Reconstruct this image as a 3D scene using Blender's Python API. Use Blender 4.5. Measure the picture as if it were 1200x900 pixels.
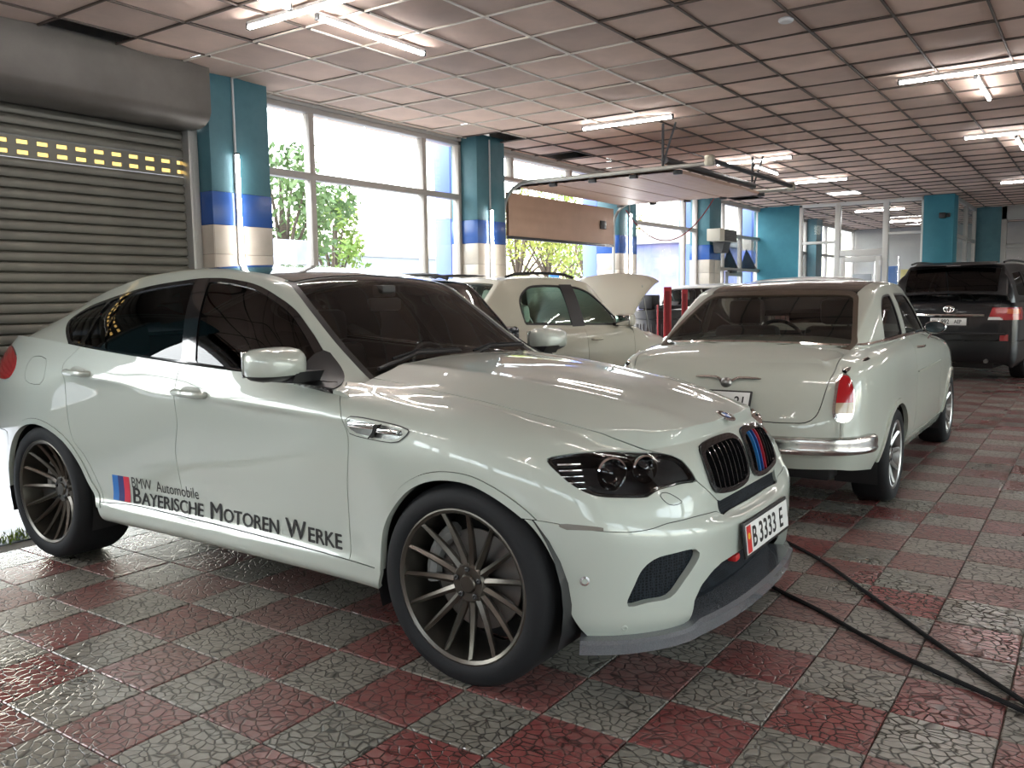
import bpy, bmesh, math, random
import numpy as np
from mathutils import Vector, Matrix
from mathutils.bvhtree import BVHTree
random.seed(7); RNG = np.random.default_rng(7)
SC = bpy.context.scene
COL = SC.collection
for o in list(bpy.data.objects): bpy.data.objects.remove(o)
# ---------------------------------------------------------------- camera
_A, _P, _R = .604837, .10306, -.013625
def _room(v): return Vector((v[0]*math.cos(_A)-v[1]*math.sin(_A), v[0]*math.sin(_A)+v[1]*math.cos(_A), v[2]))
_fw = _room((0, math.cos(_P), -math.sin(_P))); _u0 = _room((0, math.sin(_P), math.cos(_P))); _r0 = _room((1, 0, 0))
_rt = _r0*math.cos(_R)+_u0*math.sin(_R); _up = _u0*math.cos(_R)-_r0*math.sin(_R)
cam_d = bpy.data.cameras.new('camera'); cam = bpy.data.objects.new('camera', cam_d); COL.objects.link(cam)
cam_d.sensor_width = 36; cam_d.sensor_fit = 'HORIZONTAL'; cam_d.lens = 36*1000.96/1200; cam_d.clip_start = .05; cam_d.clip_end = 400
cam.matrix_world = Matrix(((_rt.x, _up.x, -_fw.x, 0), (_rt.y, _up.y, -_fw.y, 0), (_rt.z, _up.z, -_fw.z, 1.4362), (0, 0, 0, 1)))
SC.camera = cam
# ---------------------------------------------------------------- sky and exposure
W = bpy.data.worlds.new('world'); SC.world = W; W.use_nodes = True
_nt = W.node_tree; _nt.nodes.clear()
_sky = _nt.nodes.new('ShaderNodeTexSky'); _sky.sky_type = 'NISHITA'; _sky.sun_disc = False; _sky.sun_elevation = math.radians(48); _sky.sun_rotation = math.radians(250)
_sky.air_density = 1.6; _sky.dust_density = 2.0
_bg = _nt.nodes.new('ShaderNodeBackground'); _bg.inputs[1].default_value = 1.1
_ow = _nt.nodes.new('ShaderNodeOutputWorld')
_hs = _nt.nodes.new('ShaderNodeHueSaturation'); _hs.inputs['Saturation'].default_value = .45
_nt.links.new(_sky.outputs[0], _hs.inputs['Color']); _nt.links.new(_hs.outputs[0], _bg.inputs[0]); _nt.links.new(_bg.outputs[0], _ow.inputs[0])
SC.view_settings.view_transform = 'Standard'; SC.view_settings.look = 'None'; SC.view_settings.gamma = 1
SC.view_settings.use_curve_mapping = False; SC.view_settings.exposure = .55
TUBE_POWER = 34.0
# ---------------------------------------------------------------- geometry toolkit (numpy)
def pchip(xs, ys, x):
    xs = np.asarray(xs, float); ys = np.asarray(ys, float); x = np.asarray(x, float)
    if xs[0] > xs[-1]: xs = xs[::-1]; ys = ys[::-1]
    h = np.diff(xs); sh = h if ys.ndim == 1 else h[:, None]
    d = np.diff(ys, axis=0) / sh
    m = np.zeros_like(ys)
    m[0] = d[0]; m[-1] = d[-1]
    if len(xs) > 2:
        prod = d[:-1] * d[1:]
        with np.errstate(divide='ignore', invalid='ignore'):
            hm = 2 * prod / (d[:-1] + d[1:])
        m[1:-1] = np.where(prod > 0, np.nan_to_num(hm), 0)
    i = np.clip(np.searchsorted(xs, x) - 1, 0, len(xs) - 2)
    t = (np.clip(x, xs[0], xs[-1]) - xs[i]) / h[i]; hh = h[i]
    if ys.ndim > 1: t = t[..., None]; hh = hh[..., None]
    t2 = t * t; t3 = t2 * t
    return (2*t3-3*t2+1)*ys[i] + (t3-2*t2+t)*hh*m[i] + (-2*t3+3*t2)*ys[i+1] + (t3-t2)*hh*m[i+1]

def catmull(P, n, axis=0, closed=False):
    """uniform Catmull-Rom through P along axis, n samples per span"""
    P = np.moveaxis(np.asarray(P, float), axis, 0); N = len(P)
    if closed:
        Q = np.concatenate([P[-1:], P, P[:2]]); spans = N
    else:
        Q = np.concatenate([2*P[:1]-P[1:2], P, 2*P[-1:]-P[-2:-1]]); spans = N - 1
    out = []
    for k in range(spans):
        a, b, c, d = Q[k], Q[k+1], Q[k+2], Q[k+3]
        for j in range(n):
            t = j / n
            out.append(.5*((2*b)+(-a+c)*t+(2*a-5*b+4*c-d)*t*t+(-a+3*b-3*c+d)*t**3))
    if not closed: out.append(P[-1])
    return np.moveaxis(np.array(out), 0, axis)

def smooth_outline(pts, n=5):
    """closed outline; a point with a trailing 1 is a hard corner"""
    P = [np.array(p[:2], float) for p in pts]; C = [len(p) > 2 and p[2] for p in pts]; N = len(P); out = []
    for k in range(N):
        b, c = P[k], P[(k+1) % N]
        a = P[k-1] if not C[k] else 2*b-c
        d = P[(k+2) % N] if not C[(k+1) % N] else 2*c-b
        if C[k] and C[(k+1) % N]:
            out.append(b); continue
        for j in range(n):
            t = j / n
            out.append(.5*((2*b)+(-a+c)*t+(2*a-5*b+4*c-d)*t*t+(-a+3*b-3*c+d)*t**3))
    return np.array(out)

def sd_poly(poly, p):
    """signed distance, positive inside"""
    poly = np.asarray(poly, float); p = np.asarray(p, float)
    d = np.full(len(p), 1e9); ins = np.zeros(len(p), bool)
    for k in range(len(poly)):
        a = poly[k]; b = poly[(k+1) % len(poly)]; e = b - a
        w = p - a; L = e @ e
        if L < 1e-14: continue
        t = np.clip(w @ e / L, 0, 1)
        d = np.minimum(d, ((w - t[:, None]*e)**2).sum(1))
        c = ((a[1] > p[:, 1]) != (b[1] > p[:, 1]))
        with np.errstate(divide='ignore', invalid='ignore'):
            xx = a[0] + (p[:, 1]-a[1])/(b[1]-a[1])*e[0]
        ins ^= c & (p[:, 0] < xx)
    d = np.sqrt(d)
    return np.where(ins, d, -d)

def al(*a):
    n = max(np.size(q) for q in a)
    return np.stack([np.broadcast_to(np.asarray(q, float), (n,)) for q in a])

class Surf:
    def __init__(s, v, f, n=None):
        s.v = np.asarray(v, float); s.f = f
        s.n = s.normals() if n is None else n
    def normals(s):
        n = np.zeros_like(s.v)
        for F in s.tris():
            a, b, c = s.v[F[:, 0]], s.v[F[:, 1]], s.v[F[:, 2]]
            cr = np.cross(b-a, c-a)
            for k in range(3): np.add.at(n, F[:, k], cr)
        l = np.linalg.norm(n, axis=1); l[l == 0] = 1
        return n / l[:, None]
    def tris(s):
        q = [(f[0], f[k], f[k+1]) for f in s.f for k in range(1, len(f)-1)]
        return [np.array(q, int).reshape(-1, 3)]
    def clip(s, fld):
        """keep the side of the surface where fld > 0 (stacked fields are cut one after another)"""
        val = np.asarray(fld(s.v), float)
        if val.ndim == 2:
            S = s
            for k in range(len(val)):
                if len(S.f) == 0: return S
                S = S.clip(lambda p: np.asarray(fld(p), float)[k])
            return S
        val = np.where(np.abs(val) < 1e-7, 1e-7, val)
        pos = val > 0
        if pos.all(): return s
        v = list(s.v); n = list(s.n); out = []; cache = {}
        def cut(i, j):
            k = (min(i, j), max(i, j))
            if k not in cache:
                t = val[i]/(val[i]-val[j]); cache[k] = len(v)
                v.append(s.v[i]+t*(s.v[j]-s.v[i])); m = s.n[i]+t*(s.n[j]-s.n[i])
                n.append(m/max(np.linalg.norm(m), 1e-9))
            return cache[k]
        for f in s.f:
            c = sum(pos[i] for i in f)
            if c == len(f): out.append(tuple(f)); continue
            if c == 0: continue
            g = []
            for a in range(len(f)):
                i, j = f[a], f[(a+1) % len(f)]
                if pos[i]: g.append(i)
                if pos[i] != pos[j]: g.append(cut(i, j))
            if len(g) > 2: out.append(tuple(g))
        used = sorted({i for f in out for i in f}); m = {o: k for k, o in enumerate(used)}
        if not used: return Surf(np.zeros((0, 3)), [], np.zeros((0, 3)))
        return Surf(np.array([v[i] for i in used]), [tuple(m[i] for i in f) for f in out], np.array([n[i] for i in used]))
    def mirror(s):
        k = np.array([1, -1, 1])
        return Surf(s.v*k, [tuple(reversed(f)) for f in s.f], s.n*k)
    def join(s, o):
        b = len(s.v)
        return Surf(np.concatenate([s.v, o.v]), list(s.f)+[tuple(i+b for i in f) for f in o.f], np.concatenate([s.n, o.n]))
    def offset(s, d):
        return Surf(s.v+s.n*d, s.f, s.n)
    def fix_center(s):
        m = np.abs(s.v[:, 1]) < 1e-5; s.n[m, 1] = 0
        s.n[m] /= np.maximum(np.linalg.norm(s.n[m], axis=1), 1e-9)[:, None]; return s

def weld(surfs, tol=1e-5):
    key = {}; v = []; f = []
    for S in surfs:
        m = []
        for p in S.v:
            k = tuple(np.round(p/tol/10).astype(int))
            if k not in key: key[k] = len(v); v.append(p)
            m.append(key[k])
        for F in S.f:
            g = []
            for i in F:
                if not g or m[i] != g[-1]: g.append(m[i])
            if len(g) > 1 and g[0] == g[-1]: g.pop()
            if len(set(g)) > 2: f.append(tuple(g))
    return Surf(np.array(v), f)

def grid(P, flip=False):
    P = np.asarray(P, float); a, b = P.shape[:2]
    f = []
    for i in range(a-1):
        for j in range(b-1):
            q = (i*b+j, (i+1)*b+j, (i+1)*b+j+1, i*b+j+1)
            f.append(q[::-1] if flip else q)
    return Surf(P.reshape(-1, 3), f)

def ring_body(plan, ins, zs, n_s, n_l, top=None, deck=None):
    """plan (S,2) outline from nose centre round to tail centre, ins/zs (S,L) inset and height tables.
    deck = (last station index, spine x list, height function, samples): the lid between the two front halves."""
    plan = np.asarray(plan, float); ins = np.asarray(ins, float); zs = np.asarray(zs, float)
    pl = np.concatenate([plan[1:2]*[1, -1], plan, plan[-2:-1]*[1, -1]])
    PL = catmull(pl, n_s)[n_s:-n_s]
    I = catmull(catmull(ins, n_s, 0), n_l, 1); Zz = catmull(catmull(zs, n_s, 0), n_l, 1)
    t = np.gradient(PL, axis=0); t[0] = [0, 1]; t[-1] = [0, -1]
    t /= np.linalg.norm(t, axis=1)[:, None]
    nrm = np.stack([-t[:, 1], t[:, 0]], 1)          # inward
    XY = PL[:, None, :] + nrm[:, None, :]*I[:, :, None]
    XY[0, :, 1] = 0; XY[-1, :, 1] = 0
    G = np.concatenate([XY, Zz[:, :, None]], 2)
    parts = []
    if deck:
        last, spine, hz, nd = deck
        k = last*n_s
        G[:k+1, -1, 2] = hz(G[:k+1, -1, 0], G[:k+1, -1, 1])
        edge = G[:k+1, -1]
        sx = pchip(np.linspace(0, 1, len(spine)), spine, np.linspace(0, 1, k+1))
        tt = np.linspace(0, 1, nd+1)
        D = np.zeros((k+1, nd+1, 3))
        D[:, :, 0] = edge[:, None, 0]*(1-tt)+sx[:, None]*tt
        D[:, :, 1] = edge[:, None, 1]*(1-tt)
        D[:, :, 2] = hz(D[:, :, 0], D[:, :, 1])
        parts.append(grid(D))
    parts.insert(0, grid(G))
    return weld(parts).fix_center(), G

def section_body(xs, nx, secs, nt):
    """greenhouse: secs(x) -> control points (K,2) of (y,z) from the centre line down to the belt"""
    X = np.linspace(xs[0], xs[1], nx) if nx else np.asarray(xs, float)
    rows = []
    for x in X:
        c = np.asarray(secs(x), float)
        rows.append(np.concatenate([np.full((len(bspl(c, nt)), 1), x), bspl(c, nt)], 1))
    return grid(np.array(rows), flip=True)

def bspl(P, n):
    """clamped uniform cubic B-spline"""
    P = np.asarray(P, float)
    Q = np.concatenate([2*P[:1]-P[1:2], P, 2*P[-1:]-P[-2:-1]])
    out = []
    for k in range(len(P)-1):
        a, b, c, d = Q[k:k+4]
        for j in range(n):
            t = j/n
            out.append(((1-t)**3*a+(3*t**3-6*t*t+4)*b+(-3*t**3+3*t*t+3*t+1)*c+t**3*d)/6)
    out.append(P[-1])
    return np.array(out)
# ---------------------------------------------------------------- blender helpers
MATS = {}
def mat(name, col, rough=.5, metal=0., coat=0., spec=.5, emit=None, es=0., noise=None, bump=None, alpha=None, trans=0., coat_rough=.03, var=None):
    """procedural principled material. noise=(scale, amount, colour2); bump=(scale, strength, distance); var=(scale, low, high) roughness"""
    if name in MATS: return MATS[name]
    m = bpy.data.materials.new(name); m.use_nodes = True; nt = m.node_tree; b = nt.nodes['Principled BSDF']
    c = tuple(col)+(1,) if len(col) == 3 else tuple(col)
    b.inputs['Base Color'].default_value = c; b.inputs['Roughness'].default_value = rough; b.inputs['Metallic'].default_value = metal
    b.inputs['Coat Weight'].default_value = coat; b.inputs['Coat Roughness'].default_value = coat_rough; b.inputs['Specular IOR Level'].default_value = spec
    b.inputs['Transmission Weight'].default_value = trans
    if emit: b.inputs['Emission Color'].default_value = tuple(emit)+(1,); b.inputs['Emission Strength'].default_value = es
    co = None
    def coord():
        nonlocal co
        if co is None: co = nt.nodes.new('ShaderNodeTexCoord')
        return co.outputs['Object']
    if noise:
        n = nt.nodes.new('ShaderNodeTexNoise'); n.inputs['Scale'].default_value = noise[0]; n.inputs['Detail'].default_value = 5; n.inputs['Roughness'].default_value = .62
        nt.links.new(coord(), n.inputs['Vector'])
        r = nt.nodes.new('ShaderNodeMapRange'); r.inputs[1].default_value = .35; r.inputs[2].default_value = .7; r.inputs[3].default_value = 0; r.inputs[4].default_value = noise[1]
        x = nt.nodes.new('ShaderNodeMix'); x.data_type = 'RGBA'; x.inputs[6].default_value = c; x.inputs[7].default_value = tuple(noise[2])+(1,)
        nt.links.new(n.outputs[0], r.inputs[0]); nt.links.new(r.outputs[0], x.inputs[0]); nt.links.new(x.outputs[2], b.inputs['Base Color'])
    if var:
        n = nt.nodes.new('ShaderNodeTexNoise'); n.inputs['Scale'].default_value = var[0]; n.inputs['Detail'].default_value = 4
        nt.links.new(coord(), n.inputs['Vector'])
        r = nt.nodes.new('ShaderNodeMapRange'); r.inputs[1].default_value = .38; r.inputs[2].default_value = .64; r.inputs[3].default_value = var[1]; r.inputs[4].default_value = var[2]
        nt.links.new(n.outputs[0], r.inputs[0]); nt.links.new(r.outputs[0], b.inputs['Roughness'])
    if bump:
        n = nt.nodes.new('ShaderNodeTexNoise'); n.inputs['Scale'].default_value = bump[0]; n.inputs['Detail'].default_value = 3
        nt.links.new(coord(), n.inputs['Vector'])
        u = nt.nodes.new('ShaderNodeBump'); u.inputs['Strength'].default_value = bump[1]; u.inputs['Distance'].default_value = bump[2]
        nt.links.new(n.outputs[0], u.inputs['Height']); nt.links.new(u.outputs[0], b.inputs['Normal'])
    MATS[name] = m; return m

def glass_mat(name, tint, refl=.06, rough=.0, haze=None):
    """thin glazing: tinted see-through sheet with a Fresnel mirror coat (haze = dust film colour, amount)"""
    if name in MATS: return MATS[name]
    m = bpy.data.materials.new(name); m.use_nodes = True; nt = m.node_tree; nt.nodes.clear()
    out = nt.nodes.new('ShaderNodeOutputMaterial'); t = nt.nodes.new('ShaderNodeBsdfTransparent'); t.inputs[0].default_value = tuple(tint)+(1,)
    g = nt.nodes.new('ShaderNodeBsdfGlossy'); g.inputs['Roughness'].default_value = rough
    f = nt.nodes.new('ShaderNodeFresnel'); f.inputs[0].default_value = 1.5
    base = t
    if haze:
        d = nt.nodes.new('ShaderNodeBsdfDiffuse'); d.inputs[0].default_value = tuple(haze[0])+(1,)
        h = nt.nodes.new('ShaderNodeMixShader'); h.inputs[0].default_value = haze[1]
        nt.links.new(t.outputs[0], h.inputs[1]); nt.links.new(d.outputs[0], h.inputs[2]); base = h
    mx = nt.nodes.new('ShaderNodeMixShader')
    nt.links.new(f.outputs[0], mx.inputs[0]); nt.links.new(base.outputs[0], mx.inputs[1]); nt.links.new(g.outputs[0], mx.inputs[2]); nt.links.new(mx.outputs[0], out.inputs[0])
    MATS[name] = m; return m

def mesh_obj(name, v, f, m, parent=None, smooth=True, angle=35, normals=None):
    me = bpy.data.meshes.new(name)
    me.from_pydata([tuple(map(float, p)) for p in v], [], [tuple(int(i) for i in q) for q in f]); me.update()
    if m is not None: me.materials.append(m)
    if smooth:
        me.polygons.foreach_set('use_smooth', [True]*len(me.polygons))
        if normals is not None: me.normals_split_custom_set_from_vertices([tuple(map(float, n)) for n in normals])
        elif angle: me.set_sharp_from_angle(angle=math.radians(angle))
    o = bpy.data.objects.new(name, me); COL.objects.link(o)
    if parent: o.parent = parent
    return o

def thing(name, label, cat, loc=(0, 0, 0), rz=0., group=None):
    o = bpy.data.objects.new(name, None); COL.objects.link(o); o.location = loc; o.rotation_euler = (0, 0, rz); o.empty_display_size = .1
    return tag(o, label, cat, group)
def tag(o, label=None, cat=None, group=None, kind=None):
    if label: o['label'] = label
    if cat: o['category'] = cat
    if group: o['group'] = group
    if kind: o['kind'] = kind
    return o
def copy_obj(o, parent=None, loc=None):
    c = o.copy(); COL.objects.link(c)
    if parent is not None: c.parent = parent
    if loc is not None: c.location = loc
    return c
def copy_tree(o, parent=None):
    c = o.copy(); COL.objects.link(c); c.parent = parent
    for ch in list(o.children): copy_tree(ch, c)
    return c

class MB:
    """collects simple solids into one mesh"""
    def __init__(s): s.v = []; s.f = []
    def add(s, v, f):
        b = len(s.v); s.v += [tuple(p) for p in v]; s.f += [tuple(i+b for i in q) for q in f]; return s
    def box(s, lo, hi, ch=0.):
        lo = np.minimum(lo, hi) if 0 else np.array(lo, float); hi = np.array(hi, float)
        lo, hi = np.minimum(lo, hi), np.maximum(lo, hi)
        if ch <= 0:
            x0, y0, z0 = lo; x1, y1, z1 = hi
            return s.add([(x0, y0, z0), (x1, y0, z0), (x1, y1, z0), (x0, y1, z0), (x0, y0, z1), (x1, y0, z1), (x1, y1, z1), (x0, y1, z1)],
                         [(3, 2, 1, 0), (4, 5, 6, 7), (0, 1, 5, 4), (1, 2, 6, 5), (2, 3, 7, 6), (3, 0, 4, 7)])
        bm = bmesh.new(); bmesh.ops.create_cube(bm, size=1)
        c = (lo+hi)/2; d = hi-lo
        for q in bm.verts: q.co = Vector((c[0]+q.co.x*d[0], c[1]+q.co.y*d[1], c[2]+q.co.z*d[2]))
        ch = min(ch, .49*d.min())
        bmesh.ops.bevel(bm, geom=list(bm.edges), offset=ch, segments=2, affect='EDGES', profile=.5)
        bm.verts.index_update()
        s.add([tuple(q.co) for q in bm.verts], [tuple(q.index for q in f.verts) for f in bm.faces]); bm.free(); return s
    def prism(s, poly, lo, hi, axis=1):
        """extrude a 2D outline; axis = extrusion axis, outline in the other two (in x,y,z order)"""
        n = len(poly); v = []
        for h in (lo, hi):
            for p in poly:
                q = [p[0], p[1]]; q.insert(axis, h); v.append(q)
        area = sum(poly[i][0]*poly[(i+1) % n][1]-poly[(i+1) % n][0]*poly[i][1] for i in range(n))
        up = area > 0
        if axis == 1: up = not up
        if hi < lo: up = not up
        bot = tuple(range(n)); top = tuple(range(n, 2*n))
        f = [bot[::-1] if up else bot, top if up else top[::-1]]
        for i in range(n):
            j = (i+1) % n; q = (i, j, n+j, n+i); f.append(q if up else q[::-1])
        return s.add(v, f)
    def tube(s, path, r, n=8, closed=False, cap=True):
        P = np.array(path, float); N = len(P); R = np.broadcast_to(np.asarray(r, float), (N,))
        T = np.gradient(P, axis=0) if not closed else np.roll(P, -1, 0)-np.roll(P, 1, 0)
        T /= np.maximum(np.linalg.norm(T, axis=1), 1e-9)[:, None]
        u = np.cross(T[0], [0, 0, 1]);
        if np.linalg.norm(u) < .1: u = np.cross(T[0], [0, 1, 0])
        v = []; f = []
        for k in range(N):
            u = u-T[k]*(u@T[k]); u /= np.linalg.norm(u); w = np.cross(T[k], u)
            for a in range(n):
                t = 2*math.pi*a/n; v.append(P[k]+R[k]*(math.cos(t)*u+math.sin(t)*w))
        for k in range(N if closed else N-1):
            for a in range(n):
                b = (a+1) % n; k2 = (k+1) % N
                f.append((k*n+a, k*n+b, k2*n+b, k2*n+a))
        if cap and not closed: f += [tuple(range(n))[::-1], tuple((N-1)*n+a for a in range(n))]
        return s.add(v, f)
    def lathe(s, prof, c=(0, 0, 0), axis=2, n=32, closed=False, sign=1):
        """prof = [(radius, height)] spun about axis through c"""
        v = []; f = []; K = len(prof)
        for a in range(n):
            t = 2*math.pi*a/n; ca, sa = math.cos(t), math.sin(t)
            for r, h in prof:
                q = [r*ca, r*sa]; q.insert(axis, h*sign); v.append([q[0]+c[0], q[1]+c[1], q[2]+c[2]])
        for a in range(n):
            b = (a+1) % n
            for k in range(K if closed else K-1):
                k2 = (k+1) % K
                q = (a*K+k, b*K+k, b*K+k2, a*K+k2)
                f.append(q)
        return s.add(v, f)
    def build(s, name, m, parent=None, angle=35, smooth=True, fix=False):
        o = mesh_obj(name, s.v, s.f, m, parent, smooth, angle)
        if fix:
            bm = bmesh.new(); bm.from_mesh(o.data); bmesh.ops.recalc_face_normals(bm, faces=bm.faces); bm.to_mesh(o.data); bm.free()
            if smooth and angle: o.data.set_sharp_from_angle(angle=math.radians(angle))
        return o

def panel(name, S, m, parent, th=.018):
    """one body panel: the cut skin plus a turned-in edge"""
    if len(S.f) == 0: return None
    cnt = {}
    for q in S.f:
        for a in range(len(q)):
            e = (q[a], q[(a+1) % len(q)]); cnt[e] = 1
    v = list(S.v); n = list(S.n); f = list(S.f)
    dup = {}
    def d(i, lvl):
        if (i, lvl) not in dup:
            dup[(i, lvl)] = len(v); v.append(S.v[i]-S.n[i]*(th if lvl else 0)); n.append(None)
        return dup[(i, lvl)]
    rim = []
    for (i, j) in cnt:
        if (j, i) in cnt: continue
        if abs(S.v[i][1]) < 2e-4 and abs(S.v[j][1]) < 2e-4: continue
        rim.append((d(j, 0), d(i, 0), d(i, 1), d(j, 1)))
    va = np.array(v)
    acc = {}
    for q in rim:
        nn = np.cross(va[q[1]]-va[q[0]], va[q[3]]-va[q[0]]); l = np.linalg.norm(nn)
        if l < 1e-12: nn = np.array([0, 0, 1.])
        else: nn = nn/l
        for i in q: acc[i] = acc.get(i, 0)+nn
    for i in range(len(v)):
        if n[i] is None:
            w = acc[i]; n[i] = w/max(np.linalg.norm(w), 1e-9)
    return mesh_obj(name, v, f+rim, m, parent, True, None, n)

_FONT = {}
def text_mesh(txt, size=1., bold=0., sx=1.):
    cu = bpy.data.curves.new('t', 'FONT'); cu.body = txt; cu.size = size; cu.offset = bold; cu.fill_mode = 'FRONT' if hasattr(cu, 'fill_mode') else cu.fill_mode
    cu.resolution_u = 3
    ob = bpy.data.objects.new('t', cu); COL.objects.link(ob)
    dg = bpy.context.evaluated_depsgraph_get(); dg.update()
    me = bpy.data.meshes.new_from_object(ob.evaluated_get(dg), depsgraph=dg)
    v = np.array([tuple(q.co) for q in me.vertices]).reshape(-1, 3); f = [tuple(p.vertices) for p in me.polygons]
    bpy.data.objects.remove(ob); bpy.data.curves.remove(cu); bpy.data.meshes.remove(me)
    v = v[:, :2]*[sx, 1]
    return v, f
# ---------------------------------------------------------------- white coupe SUV: base surfaces (x forward from the front axle, y > 0 half)
def coupe_surfaces(ns=9, nl=6):
    plan = [(.805, 0), (.799, .22), (.773, .44), (.708, .64), (.58, .80), (.42, .902), (.22, .962), (0, .985), (-.3, .983), (-.62, .967),
            (-1.2, .957), (-1.8, .957), (-2.35, .972), (-2.93, .992), (-3.3, .975), (-3.6, .90), (-3.78, .75), (-3.87, .45), (-3.90, 0)]
    #        0      1      2      3      4      5      6      7      8      9      10
    zs = [
        [.235, .285, .345, .410, .500, .578, .606, .690, .780, .850, .905],
        [.235, .285, .345, .410, .500, .580, .610, .692, .780, .848, .902],
        [.235, .285, .345, .410, .500, .585, .640, .705, .775, .840, .893],
        [.235, .290, .350, .420, .510, .600, .655, .720, .785, .838, .876],
        [.240, .300, .370, .450, .540, .620, .680, .745, .812, .872, .900],
        [.245, .310, .390, .470, .560, .640, .710, .785, .855, .910, .940],
        [.250, .310, .390, .470, .560, .650, .735, .825, .905, .955, .980],
        [.255, .310, .390, .470, .560, .660, .765, .865, .945, .995, 1.02],
        [.255, .305, .375, .440, .540, .660, .780, .880, .965, 1.02, 1.055],
        [.255, .300, .365, .420, .525, .655, .800, .920, .972, 1.035, 1.085],
        [.255, .300, .365, .420, .525, .660, .815, .942, .990, 1.05, 1.112],
        [.255, .300, .365, .420, .525, .665, .835, .970, 1.016, 1.08, 1.142],
        [.255, .300, .365, .425, .540, .685, .850, 1.000, 1.048, 1.115, 1.180],
        [.260, .310, .390, .470, .580, .715, .855, .975, 1.065, 1.14, 1.225],
        [.265, .330, .410, .500, .610, .735, .865, .980, 1.07, 1.15, 1.240],
        [.270, .350, .430, .520, .630, .745, .865, .975, 1.07, 1.15, 1.235],
        [.270, .350, .430, .520, .630, .745, .865, .975, 1.07, 1.15, 1.225],
        [.270, .350, .430, .520, .630, .745, .865, .975, 1.07, 1.15, 1.215],
        [.270, .350, .430, .520, .630, .745, .865, .975, 1.07, 1.15, 1.210]]
    ins = [
        [.060, .025, .015, .010, .008, .008, .054, .062, .082, .112, .165],
        [.060, .025, .015, .010, .008, .008, .054, .062, .082, .112, .165],
        [.060, .025, .012, .008, .006, .008, .040, .058, .085, .125, .180],
        [.050, .020, .012, .008, .005, .006, .030, .055, .095, .160, .235],
        [.040, .015, .008, .003, .000, .002, .018, .043, .085, .155, .250],
        [.040, .015, .008, .003, .000, .002, .012, .030, .070, .145, .252],
        [.045, .018, .010, .005, .000, .001, .004, .016, .055, .130, .262],
        [.050, .020, .012, .005, .000, .000, .000, .008, .045, .120, .275],
        [.070, .025, .018, .015, .010, .004, .000, .004, .032, .100, .268],
        [.100, .027, .020, .035, .030, .022, .012, .008, .006, .055, .170],
        [.105, .025, .018, .045, .044, .034, .024, .016, .001, .026, .058],
        [.105, .025, .018, .045, .042, .026, .010, .000, .008, .026, .056],
        [.100, .025, .018, .035, .034, .026, .018, .013, .004, .032, .065],
        [.060, .020, .012, .006, .002, .000, .000, .006, .028, .060, .105],
        [.055, .025, .012, .006, .002, .000, .002, .010, .036, .075, .130],
        [.050, .025, .012, .006, .002, .000, .004, .015, .045, .09, .150],
        [.050, .025, .012, .006, .002, .000, .010, .030, .065, .11, .160],
        [.050, .025, .012, .006, .002, .000, .015, .040, .080, .12, .160],
        [.050, .025, .012, .006, .002, .000, .015, .040, .080, .12, .160]]
    CX = [-.80, -.6, -.35, -.1, .19, .46, .62, .70, .80]
    CZ = [1.155, 1.145, 1.126, 1.098, 1.052, .990, .940, .905, .86]
    EX = [-.80, -.57, -.34, -.1, .19, .46, .62, .80]
    EZ = [1.115, 1.094, 1.066, 1.033, .979, .917, .875, .83]
    EY = [.735, .72, .71, .69, .66, .62, .59, .56]
    def hz(x, y):
        zc = pchip(CX, CZ, x); ze = pchip(EX, EZ, x); ye = pchip(EX, EY, x)
        u = np.abs(y)/ye
        w = u**2.6
        # two bonnet creases that run from the screen corners towards the grille
        yr = pchip([-.8, -.3, .3, .7], [.50, .46, .36, .27], x)
        r = np.abs(y)-yr
        ridge = .010*np.exp(-(r/.07)**2)*np.clip((.72-x)/.25, 0, 1)
        return zc + (ze-zc)*w + ridge
    body, G = ring_body(plan, ins, zs, ns, nl, deck=(9, [.64, .55, .42, .28, .12, -.05, -.22, -.42, -.60, -.76], hz, 18))
    RX = [-.30, -.55, -.70, -.9, -1.1, -1.32, -1.6, -2.0, -2.4, -2.8, -3.2, -3.5, -3.7, -3.8]
    RZ = [.90, 1.035, 1.118, 1.255, 1.405, 1.545, 1.602, 1.632, 1.615, 1.552, 1.445, 1.34, 1.255, 1.20]
    RY = [.80, .725, .70, .675, .65, .625, .61, .60, .59, .575, .56, .55, .54, .53]      # rail half width
    RD = [.00, .012, .018, .025, .030, .035, .038, .04, .04, .04, .04, .04, .04, .04]    # rail below centre
    BX = [-.3, -.62, -1.2, -1.8, -2.35, -2.93, -3.4, -3.8]
    BY = [.92, .905, .897, .899, .905, .885, .83, .72]
    BZ = [.95, 1.06, 1.09, 1.12, 1.155, 1.19, 1.19, 1.15]
    def secs(x):
        zc = float(pchip(RX, RZ, x)); yr = float(pchip(RX, RY, x)); zr = zc-float(pchip(RX, RD, x))
        yb = float(pchip(BX, BY, x)); zb = min(float(pchip(BX, BZ, x)), zr-.005)
        a = np.array([yr, zr]); b = np.array([yb, zb]); d = b-a
        m = a+d*.55+np.array([.022, .012])*min(1, abs(d[1])/.3)
        return [(0, zc), (yr*.35, zc-(zc-zr)*.10), (yr*.68, zc-(zc-zr)*.42), (yr*.90, zc-(zc-zr)*.80), tuple(a), tuple(a+d*.10), tuple(a+d*.30+np.array([.014, .008])*min(1, abs(d[1])/.3)), tuple(m), tuple(a+d*.8+np.array([.012, .006])*min(1, abs(d[1])/.3)), tuple(b)]
    house = section_body((-.32, -3.8), 118, secs, 5).fix_center()
    return body, house, G
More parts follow.
